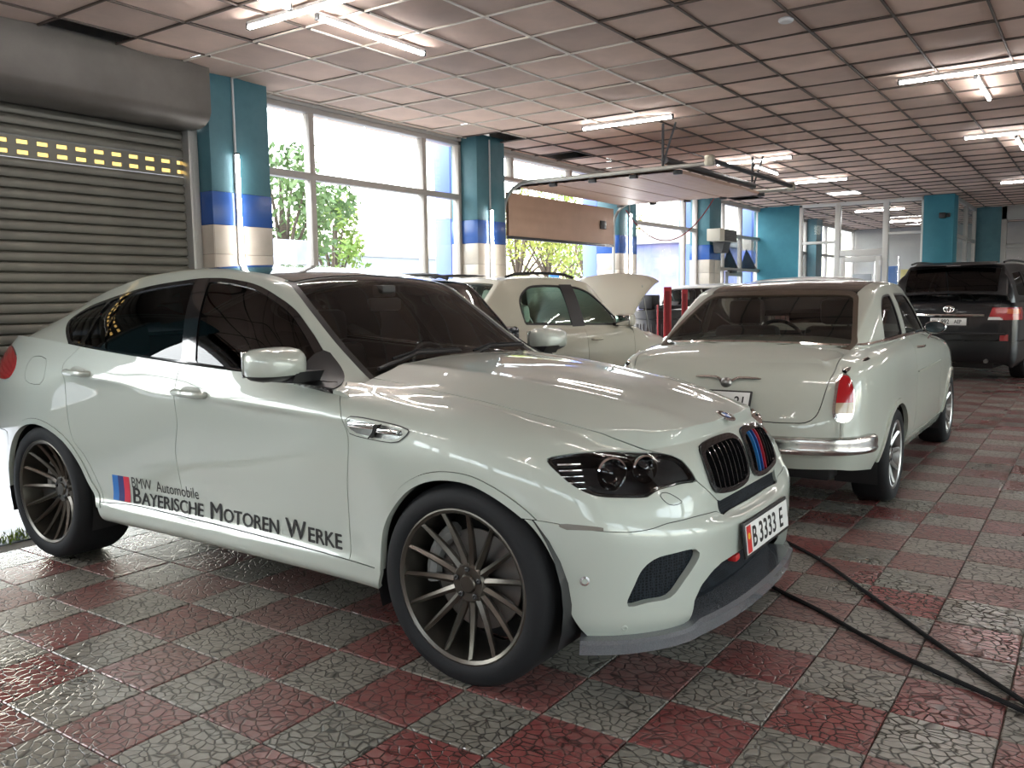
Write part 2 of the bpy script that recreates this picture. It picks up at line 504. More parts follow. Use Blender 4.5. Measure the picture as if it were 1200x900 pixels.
# ---------------------------------------------------------------- vintage sedan: base surfaces (x towards its tail from the rear axle, y > 0 half)
def sedan_surfaces(ns=7, nl=6):
    plan = [(1.10, 0), (1.087, .30), (1.045, .55), (.955, .735), (.80, .825), (.50, .868), (.2, .885), (-.1, .89), (-.5, .89), (-1.0, .895), (-1.6, .90), (-2.2, .90), (-2.7, .885), (-3.1, .83), (-3.35, .65), (-3.48, .35), (-3.5, 0)]
    R = [.36, .44, .53, .62, .72, .82, .90, .96, 1.00]
    zs = [R, R, [.36, .44, .53, .62, .72, .82, .905, .965, 1.005], [.36, .44, .53, .63, .74, .84, .915, .965, 1.00], [.34, .43, .53, .64, .76, .87, .95, 1.0, 1.03],
          [.30, .40, .52, .64, .77, .89, .97, 1.025, 1.055], [.26, .38, .51, .64, .77, .89, .985, 1.045, 1.075], [.26, .37, .50, .63, .77, .89, .99, 1.055, 1.09], [.26, .36, .50, .63, .77, .89, .99, 1.06, 1.10],
          [.26, .36, .50, .63, .77, .89, .985, 1.055, 1.10], [.26, .36, .50, .63, .77, .88, .975, 1.045, 1.085], [.26, .37, .50, .63, .76, .87, .965, 1.02, 1.05], [.28, .39, .51, .63, .75, .86, .94, .985, 1.01],
          [.32, .42, .53, .63, .74, .84, .90, .94, .96], [.36, .44, .53, .62, .72, .81, .87, .91, .935], [.36, .44, .53, .62, .72, .81, .87, .91, .94], [.36, .44, .53, .62, .72, .81, .87, .91, .94]]
    ins = [[.06, .02, .0, .005, .035, .085, .145, .215, .30], [.06, .02, .0, .005, .035, .085, .145, .215, .30], [.06, .02, .0, .005, .03, .075, .13, .20, .285], [.06, .02, .0, .002, .018, .050, .10, .165, .26], [.06, .02, .0, .0, .006, .022, .055, .11, .21],
           [.06, .02, .0, .0, .002, .010, .033, .09, .205], [.06, .02, .002, .0, .0, .007, .028, .085, .21], [.07, .025, .004, .0, .0, .006, .024, .075, .16], [.08, .03, .006, .0, .0, .006, .022, .060, .115],
           [.08, .03, .006, .0, .0, .006, .022, .058, .105], [.08, .03, .006, .0, .0, .006, .022, .060, .12], [.07, .025, .004, .0, .0, .008, .03, .09, .19], [.06, .02, .002, .0, .0, .012, .045, .11, .21],
           [.06, .02, .0, .0, .006, .03, .07, .13, .22], [.06, .02, .0, .0, .01, .04, .08, .14, .22], [.06, .02, .0, .0, .01, .04, .08, .14, .22], [.06, .02, .0, .0, .01, .04, .08, .14, .22]]
    def hz(x, y):
        zc = pchip([-.4, .0, .2, .4, .55, .7, .82, .95], [1.13, 1.122, 1.115, 1.10, 1.078, 1.042, .995, .92], x)
        ye = .66
        return zc-pchip([-.4, .3, .6, .8, .95], [.045, .045, .03, .01, 0], x)*(np.abs(y)/ye)**2.4
    body, G = ring_body(plan, ins, zs, ns, nl, deck=(7, [.78, .70, .58, .45, .30, .12, .0, -.1], hz, 12))
    RX = [.60, .46, .40, .2, .0, -.2, -.36, -.6, -.9, -1.2, -1.42, -1.6, -1.8, -1.98, -2.2]
    RZ = [1.00, 1.075, 1.11, 1.205, 1.305, 1.40, 1.468, 1.512, 1.53, 1.522, 1.485, 1.385, 1.23, 1.08, .93]
    RY = [.56, .60, .62, .665, .672, .668, .66, .655, .65, .645, .65, .66, .675, .69, .72]
    RD = [.05, .045, .042, .035, .030, .028, .028, .030, .030, .030, .028, .025, .02, .015, .01]
    def secs(x):
        zc = float(pchip(RX, RZ, x)); yr = float(pchip(RX, RY, x)); zr = zc-float(pchip(RX, RD, x))
        yb = float(pchip([.6, .3, 0, -.4, -1.2, -1.9, -2.2], [.62, .715, .77, .80, .81, .80, .76], x)); zb = min(1.06, zr-.004)
        a = np.array([yr, zr]); b = np.array([yb, zb]); d = b-a; k = min(1, abs(d[1])/.3)
        return [(0, zc), (yr*.4, zc-(zc-zr)*.14), (yr*.72, zc-(zc-zr)*.46), (yr*.93, zc-(zc-zr)*.85), tuple(a), tuple(a+d*.10), tuple(a+d*.30+np.array([.018, .010])*k), tuple(a+d*.6+np.array([.018, .006])*k), tuple(a+d*.85+np.array([.008, 0])*k), tuple(b)]
    house = section_body((.56, -2.15), 96, secs, 5).fix_center()
    return body, house, G
# ---------------------------------------------------------------- plain two-box / three-box car shapes (x forward from the front axle, y > 0 half)
def car_surfaces(fo=.95, wb=2.72, ro=1.0, W=.92, zb=1.03, zhf=.88, zhc=1.05, xc=-.45, xrf=-1.25, xrr=-3.0, xt=-3.6, zt=1.15, zr=1.66, yr=.60, boxy=0., ns=5, nl=5, nx=80, zrear=None, xtb=None):
    X1 = -wb-ro
    b = boxy
    plan = [(fo, 0), (fo-.03, .36*W), (fo-.10+.05*b, .66*W), (fo-.28+.10*b, .90*W), (.30, .975*W), (0, W), (xc, W), (-.5*wb, .995*W), (-.8*wb, W), (-wb, W), (-wb-.45*ro-.15*b, .985*W), (X1+.22-.10*b, .90*W+.04*b), (X1+.08-.03*b, .66*W+.06*b), (X1+.02, .36*W), (X1, 0)]
    zh = lambda x: float(pchip([xc, fo], [zhc, zhf], x))
    zs = []; ins = []
    for k, (x, y) in enumerate(plan):
        f = k/(len(plan)-1)
        t = zh(x)-.03 if x > xc else (zb if x > xt else float(pchip([X1, xt], [zrear or zb, zb], x)))
        if k < 3: t = zhf-.02
        zs.append([.24+.06*(k < 3 or k > 11), .32, .42, .54, .66, .78*(t/1.03)**.5, t-.13, t-.05, t])
        if k < 4: ins.append([.06, .015, .0, .0, .01, .03, .07, .12, .20])
        elif x > xc+.01: ins.append([.06, .02, .005, .0, .0, .006, .03, .09, .20])
        elif k > 10: ins.append([.06, .02, .0, .0, .004, .012, .03, .055, .09])
        else: ins.append([.10, .03, .015, .012, .006, .0, .015, .035, .07])
    def hz(x, y):
        zc = pchip([xc-.3, xc, .2, fo-.2, fo], [zhc+.03, zhc, (zhc*.55+zhf*.45)+.025, zhf, zhf-.06], x)
        return zc-.035*(np.abs(y)/(W*.78))**2.4
    body, G = ring_body(plan, ins, zs, ns, nl, deck=(6, list(np.linspace(fo-.2, xc-.12, 7)), hz, 8))
    # greenhouse
    xtb = X1+.03 if xtb is None else xtb
    RX = [xc+.35, xc, (xc+xrf)/2, xrf, xrf-.25, (xrf+xrr)/2, xrr, (xrr*.45+xt*.55), xt, xtb]
    RZ = [zhc-.17, zhc+.01, zhc+(zr-.05-zhc)*.56, zr-.05, zr-.015, zr, zr-.035, zr-.035-(zr-zt)*.42, zt, zt-.25]
    RY = [yr+.14, yr+.10, yr+.05, yr+.015, yr, yr, yr-.01, yr-.01+.03*b, yr-.0+.09*b, yr+.10*b]
    RD = [.01, .015, .02, .03, .035, .035, .035, .035, .03, .03]
    BX = [xc+.35, xc, -.5*wb, -.8*wb, xt, xtb]; BY = [W-.05, W-.065, W-.065, W-.065, W-.075, W-.12]
    def secs(x):
        zc = float(pchip(RX, RZ, x)); r = float(pchip(RX, RY, x)); zq = zc-float(pchip(RX, RD, x))
        yb = float(pchip(BX, BY, x)); zz = min(zb-.03, zq-.004)
        a = np.array([r, zq]); c = np.array([yb, zz]); d = c-a; k = min(1, abs(d[1])/.3)
        return [(0, zc), (r*.4, zc-(zc-zq)*.14), (r*.72, zc-(zc-zq)*.46), (r*.93, zc-(zc-zq)*.85), tuple(a), tuple(a+d*.10), tuple(a+d*.30+np.array([.018, .010])*k), tuple(a+d*.6+np.array([.018, .006])*k), tuple(a+d*.85+np.array([.008, 0])*k), tuple(c)]
    xs = np.concatenate([np.linspace(xc+.3, xrr, nx), np.linspace(xrr, xtb, nx//2+1)[1:]])
    house = section_body(xs, 0, secs, 4).fix_center()
    return body, house, G
# ---------------------------------------------------------------- the hall
XW, YE, ZC = -6.9, 20.4, 3.43          # window wall, end wall, ceiling
XR, YB, YF = 6.2, -5.2, 30.0           # right wall, wall behind the viewer, far end of the next hall
def struct(o): o['kind'] = 'structure'; return o

def floor_mat(name, c1, c2, seam):
    m = bpy.data.materials.new(name); m.use_nodes = True; nt = m.node_tree; b = nt.nodes['Principled BSDF']; N = nt.nodes.new; L = nt.links.new
    geo = N('ShaderNodeNewGeometry')
    # warped cell pattern pressed into the tile
    wn = N('ShaderNodeTexNoise'); wn.inputs['Scale'].default_value = 7; L(geo.outputs['Position'], wn.inputs['Vector'])
    ws = N('ShaderNodeVectorMath'); ws.operation = 'SCALE'; ws.inputs['Scale'].default_value = .055; L(wn.outputs['Color'], ws.inputs[0])
    wa = N('ShaderNodeVectorMath'); L(geo.outputs['Position'], wa.inputs[0]); L(ws.outputs[0], wa.inputs[1])
    sq = N('ShaderNodeVectorMath'); sq.operation = 'MULTIPLY'; sq.inputs[1].default_value = (1., 1.25, 0.); L(wa.outputs[0], sq.inputs[0])
    vo = N('ShaderNodeTexVoronoi'); vo.feature = 'DISTANCE_TO_EDGE'; vo.inputs['Scale'].default_value = 23; L(sq.outputs[0], vo.inputs['Vector'])
    gr = N('ShaderNodeMapRange'); gr.inputs[1].default_value = .0; gr.inputs[2].default_value = .095; L(vo.outputs['Distance'], gr.inputs[0])
    big = N('ShaderNodeTexNoise'); big.inputs['Scale'].default_value = .75; big.inputs['Detail'].default_value = 6; L(geo.outputs['Position'], big.inputs['Vector'])
    fin = N('ShaderNodeTexNoise'); fin.inputs['Scale'].default_value = 26; fin.inputs['Detail'].default_value = 5; L(geo.outputs['Position'], fin.inputs['Vector'])
    oi = N('ShaderNodeObjectInfo')
    # worn colour
    wr = N('ShaderNodeMapRange'); wr.inputs[1].default_value = .42; wr.inputs[2].default_value = .66; L(fin.outputs[0], wr.inputs[0])
    wb = N('ShaderNodeMapRange'); wb.inputs[1].default_value = .40; wb.inputs[2].default_value = .68; wb.inputs[4].default_value = .85; L(big.outputs[0], wb.inputs[0])
    ad = N('ShaderNodeMath'); ad.operation = 'MULTIPLY_ADD'; ad.inputs[1].default_value = .45; L(wr.outputs[0], ad.inputs[0]); L(wb.outputs[0], ad.inputs[2])
    a2 = N('ShaderNodeMath'); a2.operation = 'MULTIPLY_ADD'; a2.inputs[1].default_value = .5; a2.use_clamp = True; L(oi.outputs['Random'], a2.inputs[0]); 
    s2 = N('ShaderNodeMath'); s2.operation = 'SUBTRACT'; s2.inputs[1].default_value = .3; L(ad.outputs[0], s2.inputs[0]); L(s2.outputs[0], a2.inputs[2])
    mx = N('ShaderNodeMix'); mx.data_type = 'RGBA'; mx.inputs[6].default_value = c1+(1,); mx.inputs[7].default_value = c2+(1,); L(a2.outputs[0], mx.inputs[0])
    cr = N('ShaderNodeMix'); cr.data_type = 'RGBA'; cr.inputs[6].default_value = seam+(1,); L(gr.outputs[0], cr.inputs[0]); L(mx.outputs[2], cr.inputs[7]); L(cr.outputs[2], b.inputs['Base Color'])
    # wet and dry areas
    rr = N('ShaderNodeMapRange'); rr.inputs[1].default_value = .36; rr.inputs[2].default_value = .62; rr.inputs[3].default_value = .20; rr.inputs[4].default_value = .46; L(big.outputs[0], rr.inputs[0]); L(rr.outputs[0], b.inputs['Roughness'])
    b.inputs['Specular IOR Level'].default_value = .6
    hm = N('ShaderNodeMath'); hm.operation = 'MULTIPLY_ADD'; hm.inputs[1].default_value = .22; L(fin.outputs[0], hm.inputs[0]); L(gr.outputs[0], hm.inputs[2])
    bu = N('ShaderNodeBump'); bu.inputs['Strength'].default_value = .7; bu.inputs['Distance'].default_value = .003; L(hm.outputs[0], bu.inputs['Height']); L(bu.outputs[0], b.inputs['Normal'])
    return m
M_RED = floor_mat('tile_red', (.205, .058, .054), (.235, .155, .135), (.032, .021, .019))
M_GREY = floor_mat('tile_grey', (.185, .173, .145), (.30, .28, .24), (.028, .025, .022))
M_CONC = mat('concrete', (.17, .19, .22), .45, noise=(3, .6, (.10, .11, .13)), var=(2, .3, .6), bump=(40, .3, .004))
M_DARK = mat('dark_void', (.012, .012, .014), .9)
M_TEAL = mat('teal_plaster', (.040, .125, .155), .55, noise=(5, .7, (.065, .17, .20)), bump=(60, .25, .003))
M_TEAL2 = mat('turquoise_plaster', (.018, .150, .205), .6, noise=(5, .6, (.03, .19, .24)), bump=(60, .25, .003))
M_BLUE = mat('blue_tile', (.02, .075, .28), .25, noise=(4, .4, (.04, .11, .33)))
M_CREAM = mat('cream_tile', (.50, .45, .38), .3, noise=(3, .6, (.36, .32, .27)))
M_GROUT = mat('grout', (.20, .18, .15), .9)
M_PLASTER = mat('plaster', (.42, .41, .39), .8, noise=(2, .5, (.33, .32, .30)))
M_FRAME = mat('window_frame', (.36, .33, .30), .35, noise=(8, .4, (.28, .25, .23)))
M_PANE = glass_mat('window_glass', (.93, .96, .96), haze=((.9, .93, .95), .03))
M_TUBE = mat('tube_glow', (1, 1, 1), .5, emit=(1, .97, .95), es=TUBE_POWER)
M_WHITE = mat('white_plastic', (.7, .7, .7), .4)
M_CTILE = mat('ceiling_tile', (.76, .56, .46), .85, noise=(2.2, .7, (.60, .445, .37)), bump=(90, .35, .002))
M_CTILE2 = mat('ceiling_tile_stained', (.62, .46, .38), .85, noise=(1.5, .8, (.47, .355, .30)), bump=(90, .35, .002))
M_RAILD = mat('ceiling_rail_dark', (.10, .075, .06), .6)
M_RAILL = mat('ceiling_rail_light', (.72, .66, .58), .5)

# ---- view test used to pick which repeats are built one by one
_ci = cam.matrix_world.inverted()
def view(p):
    q = _ci @ Vector(p)
    if q.z > -.2: return None
    f = 1000.96/600
    return (q.x/-q.z*f, q.y/-q.z*f, -q.z)
def seen(p, m=1.08):
    q = view(p)
    return q is not None and abs(q[0]) < m and abs(q[1]) < .75*m

# ---- floor: rubber tiles, red and grey in a chequer
T = .3305; TX0, TY0 = -2.5235, 2.0356
fl = struct(MB().box((-5.35, YB, -.2), (XR, YF, -.012)).build('floor', M_GROUT, smooth=False))
def tile_mesh(m):
    h = T/2-.0022; c = .006
    v = []; 
    for z, k in ((-.012, 0), (-.003, 0), (0, c*.6)):
        v += [(-h+k, -h+k, z), (h-k, -h+k, z), (h-k, h-k, z), (-h+k, h-k, z)]
    f = [(8, 9, 10, 11)]
    for a in (0, 4):
        for i in range(4): j = (i+1) % 4; f.append((a+i, a+j, a+4+j, a+4+i))
    me = bpy.data.meshes.new('floor_tile'); me.from_pydata(v, [], f); me.materials.append(m); return me, v, f
tm = {0: tile_mesh(M_GREY), 1: tile_mesh(M_RED)}
cells = []
for i in range(int((-5.35-TX0)/T)-1, int((XR-TX0)/T)):
    for j in range(int((YB-TY0)/T), int((YF-TY0)/T)):
        x, y = TX0+(i+.5)*T, TY0+(j+.5)*T
        if x-T/2 < -5.36: continue
        vis = seen((x, y, 0))
        under = (-5.2 < x < -1.2 and 2.8 < y < 4.2) or (y > 5.6 and -2.7 < x < -1.4 and y < 9.5) or (x < -1.4 and y > 5)
        cells.append((not vis, under, math.hypot(x, y), i, j, x, y))
cells.sort()
rest = {0: MB(), 1: MB()}
for n, (nv, un, d, i, j, x, y) in enumerate(cells):
    k = (i+j) % 2; me, v, f = tm[k]
    if n < 300 and not nv:
        o = bpy.data.objects.new('floor_tile', me); COL.objects.link(o); o.parent = fl
        o.location = (x, y, random.uniform(-.0012, .0012)); o.rotation_euler = (random.uniform(-.004, .004), random.uniform(-.004, .004), random.uniform(-.004, .004))
    else:
        rest[k].add([(p[0]+x, p[1]+y, p[2]-.0005) for p in v], f)
for k in (0, 1):
    o = rest[k].build('floor_tile_field', (M_GREY, M_RED)[k], fl, smooth=False); o['kind'] = 'stuff'
# wet apron by the shutter, ground outside
ap = struct(MB().box((-7.4, YB, -.2), (-5.36, YF, -.006)).build('floor_apron', M_CONC, smooth=False))
gm = mat('tufts', (.16, .26, .04), .9, noise=(14, .8, (.30, .36, .06)), bump=(50, .8, .02))
mv = MB()
for k in range(1500):
    x = -5.45+random.gauss(0, .075); y = random.uniform(1.2, 4.3); h = random.uniform(.01, .035); a = random.uniform(0, 6.28); w = .006
    mv.add([(x-w*math.cos(a), y-w*math.sin(a), -.006), (x+w*math.cos(a), y+w*math.sin(a), -.006), (x+random.uniform(-.015, .015), y+random.uniform(-.015, .015), h)], [(0, 1, 2)])
tag(mv.build('tuft_strip', gm, smooth=False), 'strip of bright green moss along the edge of the tiled floor behind the rear wheel', 'tufts', kind='stuff')  # small green blades scattered in a strip along the tile edge

# ---- ceiling: sagging lay-in tiles on rails
ce = struct(MB().box((-7.1, YB, 3.75), (XR, YF, 3.9)).build('ceiling', M_DARK, smooth=False))
CX0, CY0, CT = -3.162, 6.353, .6
holes = {(-6, -5), (-6, 4), (-6, 7), (-6, 19)}
def ctile(sag, m, tilt=0):
    n = 5; v = []; f = []
    for a in range(n+1):
        for b in range(n+1):
            u, w = a/n*2-1, b/n*2-1
            v.append((u*.291, w*.291, -sag*(1-u*u*.92)*(1-w*w*.92)+tilt*u*.01))
    for a in range(n):
        for b in range(n): f.append((a*(n+1)+b, a*(n+1)+b+1, (a+1)*(n+1)+b+1, (a+1)*(n+1)+b))
    me = bpy.data.meshes.new('ceiling_tile'); me.from_pydata(v, [], f); me.materials.append(m)
    me.polygons.foreach_set('use_smooth', [True]*len(me.polygons)); return me, v, f
variants = [ctile(s, m) for s in (.006, .014, .024, .010) for m in (M_CTILE, M_CTILE, M_CTILE2)]
cl = []
for i in range(-7, 16):
    for j in range(-20, 40):
        x, y = CX0+(i+.5)*CT, CY0+(j+.5)*CT
        if x > XR or y > YF or y < YB: continue
        if (i, j) in holes: continue
        if j > 10: x += .09
        cl.append((not seen((x, y, ZC)), math.hypot(x, y), i, j, x, y))
cl.sort(); rs = MB()
for n, (nv, d, i, j, x, y) in enumerate(cl):
    me, v, f = random.choice(variants)
    z = ZC+.012+random.uniform(-.003, .003)
    if n < 300 and not nv:
        o = bpy.data.objects.new('ceiling_tile', me); COL.objects.link(o); o.parent = ce; o.location = (x, y, z)
        o.rotation_euler = (random.uniform(-.01, .01), random.uniform(-.01, .01), random.choice((0, math.pi/2)))
    else: rs.add([(p[0]+x, p[1]+y, p[2]+z) for p in v], f)
o = rs.build('ceiling_tile_field', M_CTILE, ce, angle=None); o['kind'] = 'stuff'
rd, rl = MB(), MB()
for i in range(-6, 17):
    x = CX0+i*CT
    if x > XR: continue
    for (y0, y1, dx) in ((YB, 4.6, 0), (4.6, 9.3, 0), (9.3, 12.95, 0), (12.95, YF, .09)):
        b = rl if (i <= -1 and y0 in (4.6,)) else rd
        b.box((x+dx-.007, y0, ZC-.004), (x+dx+.007, y1, ZC+.01))
for j in range(-19, 40):
    y = CY0+j*CT
    if y > YF: continue
    for (x0, x1) in ((-7.0, CX0), (CX0, XR)):
        b = rl if (x0 < -5 and -3 <= j <= 3) else rd
        b.box((x0, y-.007, ZC-.004), (x1, y+.007, ZC+.01))
rd.build('ceiling_rails', M_RAILD, ce, smooth=False); rl.build('ceiling_rails', M_RAILL, ce, smooth=False)
tag(MB().lathe([(0, ZC-.022), (.045, ZC-.022), (.055, ZC-.012), (.055, ZC+.01)], (.0, 0, 0), n=20).build('smoke_detector', M_WHITE), 'small round smoke detector on the ceiling near the top edge of the photo', 'smoke detector').location = (-2.02, 6.53, 0)

# ---- pillars of the window wall
def pillar(y0, y1, label, x0=XW-.12, x1=-6.6, tube=True):
    p = thing('pillar', label, 'pillar', (0, 0, 0), group='tiled pillars along the window wall')
    MB().box((x0, y0, 2.405), (x1, y1, ZC+.05), .006).build('plaster_shaft', M_TEAL, p)
    MB().box((x0-.002, y0-.004, 2.11), (x1+.004, y1+.004, 2.405), .004).build('blue_band', M_BLUE, p)
    MB().box((x0, y0+.006, 0), (x1-.006, y1-.006, 2.11)).build('core', M_GROUT, p, smooth=False)
    w = (y1-y0)/2; h = 2.11/8
    fm = MB().box((0, .002, .002), (.012, w-.002, h-.002), .003).build('wall_tile', M_CREAM, p)
    d = x1-x0; sm = MB().box((.002, 0, .002), (d-.002, .012, h-.002), .003).build('wall_tile', M_CREAM, p)
    first = [True, True]
    for r in range(8):
        for c in range(2):
            o = fm if first[0] else copy_obj(fm, p); first[0] = False; o.location = (x1-.008, y0+c*w, r*h)
        for yy in (y0-.004, y1-.008):
            o = sm if first[1] else copy_obj(sm, p); first[1] = False; o.location = (x0, yy, r*h)
    return p
PIL = [(1.0, 1.6), (4.88, 5.54), (8.83, 9.44), (12.71, 13.34), (16.62, 17.24), (20.5, 21.1), (24.4, 25.0)]
PL = [None, 'teal and blue pillar with cream tiles beside the grey roller shutter', 'teal and blue pillar between the large window and the sectional door', 'teal and blue pillar to the right of the sectional garage door',
      'teal and blue pillar carrying the beige air heater box', 'teal and blue corner pillar beside the glazed end wall', None]
for (a, b), l in zip(PIL, PL):
    if l: pillar(a, b, l)
    else: struct(MB().box((XW-.12, a, 0), (-6.6, b, ZC)).build('wall_left_pier', M_TEAL, smooth=False))

# ---- windows
WN = [0]
def window(y0, y1, z0, z1, mull, trans, x=XW, doors=()):
    """glazed bay in the window wall: mull = mullion positions, trans = transom heights"""
    WN[0] += 1
    w = struct(bpy.data.objects.new('window_%d' % WN[0], None)); COL.objects.link(w)
    fr = .055; d = .05
    b = MB(); b.box((x-d, y0, z0), (x+d, y0+fr, z1), .006).box((x-d, y1-fr, z0), (x+d, y1, z1), .006).box((x-d, y0, z0), (x+d, y1, z0+fr), .006).box((x-d, y0, z1-fr), (x+d, y1, z1), .006)
    b.build('frame', M_FRAME, w)
    for m in mull: MB().box((x-d+.004, m-.035, z0), (x+d-.004, m+.035, z1), .006).build('mullion', M_FRAME, w)
    for t in trans: MB().box((x-d+.002, y0, t-.035), (x+d-.002, y1, t+.035), .006).build('transom', M_FRAME, w)
    ys = [y0]+list(mull)+[y1]; zz = [z0]+list(trans)+[z1]
    for a in range(len(ys)-1):
        for c in range(len(zz)-1):
            mesh_obj('pane', [(x, ys[a]+.01, zz[c]+.01), (x, ys[a+1]-.01, zz[c]+.01), (x, ys[a+1]-.01, zz[c+1]-.01), (x, ys[a]+.01, zz[c+1]-.01)], [(0, 1, 2, 3)], M_PANE, w, False)
    return w
wl = MB()
wl.box((XW-.18, 5.54, 0), (XW+.06, 8.83, .55)); wl.box((XW-.18, 5.54, ZC-.03), (XW+.06, 8.83, 3.9))
wl.box((XW-.18, 9.44, ZC-.03), (XW+.06, 12.71, 3.9)); wl.box((XW-.18, 13.34, ZC-.03), (XW+.06, YF, 3.9)); wl.box((XW-.18, YB, 3.3), (XW+.06, 4.9, 3.9)); wl.box((XW-.18, YB, 0), (XW+.06, 1.0, .5)); wl.box((XW-.18, YB, 3.25), (XW+.06, 1.0, 3.5)); wl.box((XW-.18, -3.1, 0), (XW+.06, -2.7, 3.5)); wl.box((XW-.18, YB, 0), (XW+.06, -4.9, 3.5))
wl.box((XW-.18, 25.0, 0), (XW+.06, YF, .4))
struct(wl.build('wall_left', M_PLASTER, smooth=False))
window(5.54, 8.83, .55, 3.40, (6.32, 8.12), (2.70,))
window(9.44, 12.71, 3.02, 3.40, (10.0, 11.6), ())
window(13.34, 16.62, .05, 3.40, (13.72, 16.0), (2.70,))
window(17.24, 20.5, .05, 3.40, (18.1, 19.2), (2.70, 1.95))
window(21.1, 24.4, .05, 3.40, (22.2, 23.3), (2.5, 1.2))
window(25.0, 29.9, .4, 3.40, (26.5, 28.), (2.5,))
window(-2.7, 1.0, .5, 3.25, (-1.5, -.3), (2.2,))
window(-4.9, -3.1, .5, 3.25, (-4.0,), (2.2,))
# glass door leaf in the fourth bay
M_ALU = mat('grey_aluminium', (.36, .36, .34), .4, metal=.4)
dl = struct(bpy.data.objects.new('door_1', None)); COL.objects.link(dl)
b = MB()
for (a, c, e, g) in ((18.16, 18.24, .08, 1.9), (19.06, 19.14, .08, 1.9), (18.24, 19.06, .08, .2), (18.24, 19.06, 1.8, 1.9)): b.box((XW+.05, a, e), (XW+.10, c, g), .005)
b.build('door_frame', M_ALU, dl); MB().box((XW+.1, 18.95, 1.0), (XW+.16, 19.0, 1.15), .01).build('door_handle', mat('black_plastic', (.02, .02, .02), .4), dl)
MB().box((XW+.05, 18.3, 1.86), (XW+.16, 18.62, 1.93), .01).build('door_closer', MATS['black_plastic'], dl)
mesh_obj('pane', [(XW+.07, 18.24, .2), (XW+.07, 19.06, .2), (XW+.07, 19.06, 1.8), (XW+.07, 18.24, 1.8)], [(0, 1, 2, 3)], M_PANE, dl, False)

# ---- glazed end wall
M_FRAMEW = mat('white_frame', (.62, .61, .58), .35)
def wall_box(n, lo, hi, m): return struct(MB().box(lo, hi).build(n, m, smooth=False))
wall_box('wall_end', (XW, YE+.02, 0), (-5.9, YE+.2, 3.9), M_TEAL2)
ew = struct(bpy.data.objects.new('window_end', None)); COL.objects.link(ew)
def ebox(n, x0, x1, z0, z1, d=.06, m=M_FRAMEW): MB().box((x0, YE-d, z0), (x1, YE+d, z1), .008).build(n, m, ew)
ebox('frame', -5.9, -5.83, 0, ZC); ebox('frame', -3.31, -3.24, 0, ZC); ebox('frame', -5.9, -3.24, 3.36, 3.5)
ebox('mullion', -5.10, -4.98, 0, ZC, .07); ebox('mullion', -4.08, -3.96, 0, ZC, .07)
ebox('transom', -5.83, -5.10, 2.52, 2.58); ebox('transom', -4.98, -4.08, 2.22, 2.36, .065); ebox('transom', -3.96, -3.31, 2.66, 2.71); ebox('transom', -5.83, -5.1, 0, .1); ebox('transom', -3.96, -3.31, 0, .1)
for (x0, x1, z0, z1) in ((-5.83, -5.1, .1, 2.52), (-5.83, -5.1, 2.58, 3.36), (-4.98, -4.08, 2.36, 3.36), (-3.96, -3.31, .1, 2.66), (-3.96, -3.31, 2.71, 3.36)):
    mesh_obj('pane', [(x0, YE, z0), (x1, YE, z0), (x1, YE, z1), (x0, YE, z1)], [(0, 1, 2, 3)], M_PANE, ew, False)
ed = struct(bpy.data.objects.new('door_2', None)); COL.objects.link(ed)
b = MB()
for (x0, x1, z0, z1) in ((-4.97, -4.86, .02, 2.2), (-4.2, -4.09, .02, 2.2), (-4.86, -4.2, .02, .2), (-4.86, -4.2, 2.08, 2.2), (-4.86, -4.2, 1.0, 1.1)): b.box((x0, YE-.09, z0), (x1, YE-.03, z1), .006)
b.build('door_frame', M_FRAMEW, ed); MB().box((-4.22, YE-.14, 1.0), (-4.18, YE-.09, 1.2), .008).build('door_handle', M_WHITE, ed); MB().box((-4.13, YE-.11, 2.0), (-4.08, YE-.08, 2.1), .005).build('hinge', M_WHITE, ed)
mesh_obj('pane', [(-4.86, YE-.06, .2), (-4.2, YE-.06, .2), (-4.2, YE-.06, 2.08), (-4.86, YE-.06, 2.08)], [(0, 1, 2, 3)], M_PANE, ed, False)
# recess to the right: square teal column, glazed side, dark back wall
cp = thing('square_column', 'square teal column at the right end of the glazed partition', 'pillar')
MB().box((-3.24, YE-.25, 0), (-2.66, YE+.35, ZC+.05), .008).build('shaft', M_TEAL2, cp)
cmn = thing('wall_camera', 'small black camera mounted high on the square teal column', 'camera', (-2.86, YE-.25, 2.98))
MB().box((-.06, -.16, -.05), (.06, 0, .06), .012).build('housing', MATS['black_plastic'], cmn); MB().box((.07, -.10, -.03), (.14, 0, .05), .01).build('bracket', MATS['black_plastic'], cmn)
sw = struct(bpy.data.objects.new('window_recess', None)); COL.objects.link(sw)
for (a, c) in ((YE+.35, YE+.45), (22.3, 22.45), (23.9, 24.0)): MB().box((-2.74, a, 0), (-2.66, c, ZC), .008).build('mullion', M_ALU, sw)
for z in (.05, 1.2, 2.6, 3.38): MB().box((-2.735, YE+.4, z-.04), (-2.665, 24, z+.04), .006).build('transom', M_ALU, sw)
for (a, c) in ((YE+.45, 22.3), (22.45, 23.9)): mesh_obj('pane', [(-2.7, a, 0), (-2.7, c, 0), (-2.7, c, 3.4), (-2.7, a, 3.4)], [(0, 1, 2, 3)], M_PANE, sw, False)
wall_box('wall_recess', (-2.74, 24.0, 0), (-2.12, 24.2, 3.9), M_TEAL)
rw = struct(bpy.data.objects.new('window_end_right', None)); COL.objects.link(rw)
for (x0, x1, z0, z1) in ((-2.12, -2.0, 0, 3.42), (-1.12, -.98, 0, 3.42), (0, .12, 0, 3.42), (1.2, 1.3, 0, 3.42), (-2.12, 1.3, 3.1, 3.45), (-2.0, 1.3, 2.42, 2.52), (-2.0, 1.3, 0, .3)): MB().box((x0, 23.95, z0), (x1, 24.1, z1), .008).build('frame', M_ALU, rw)
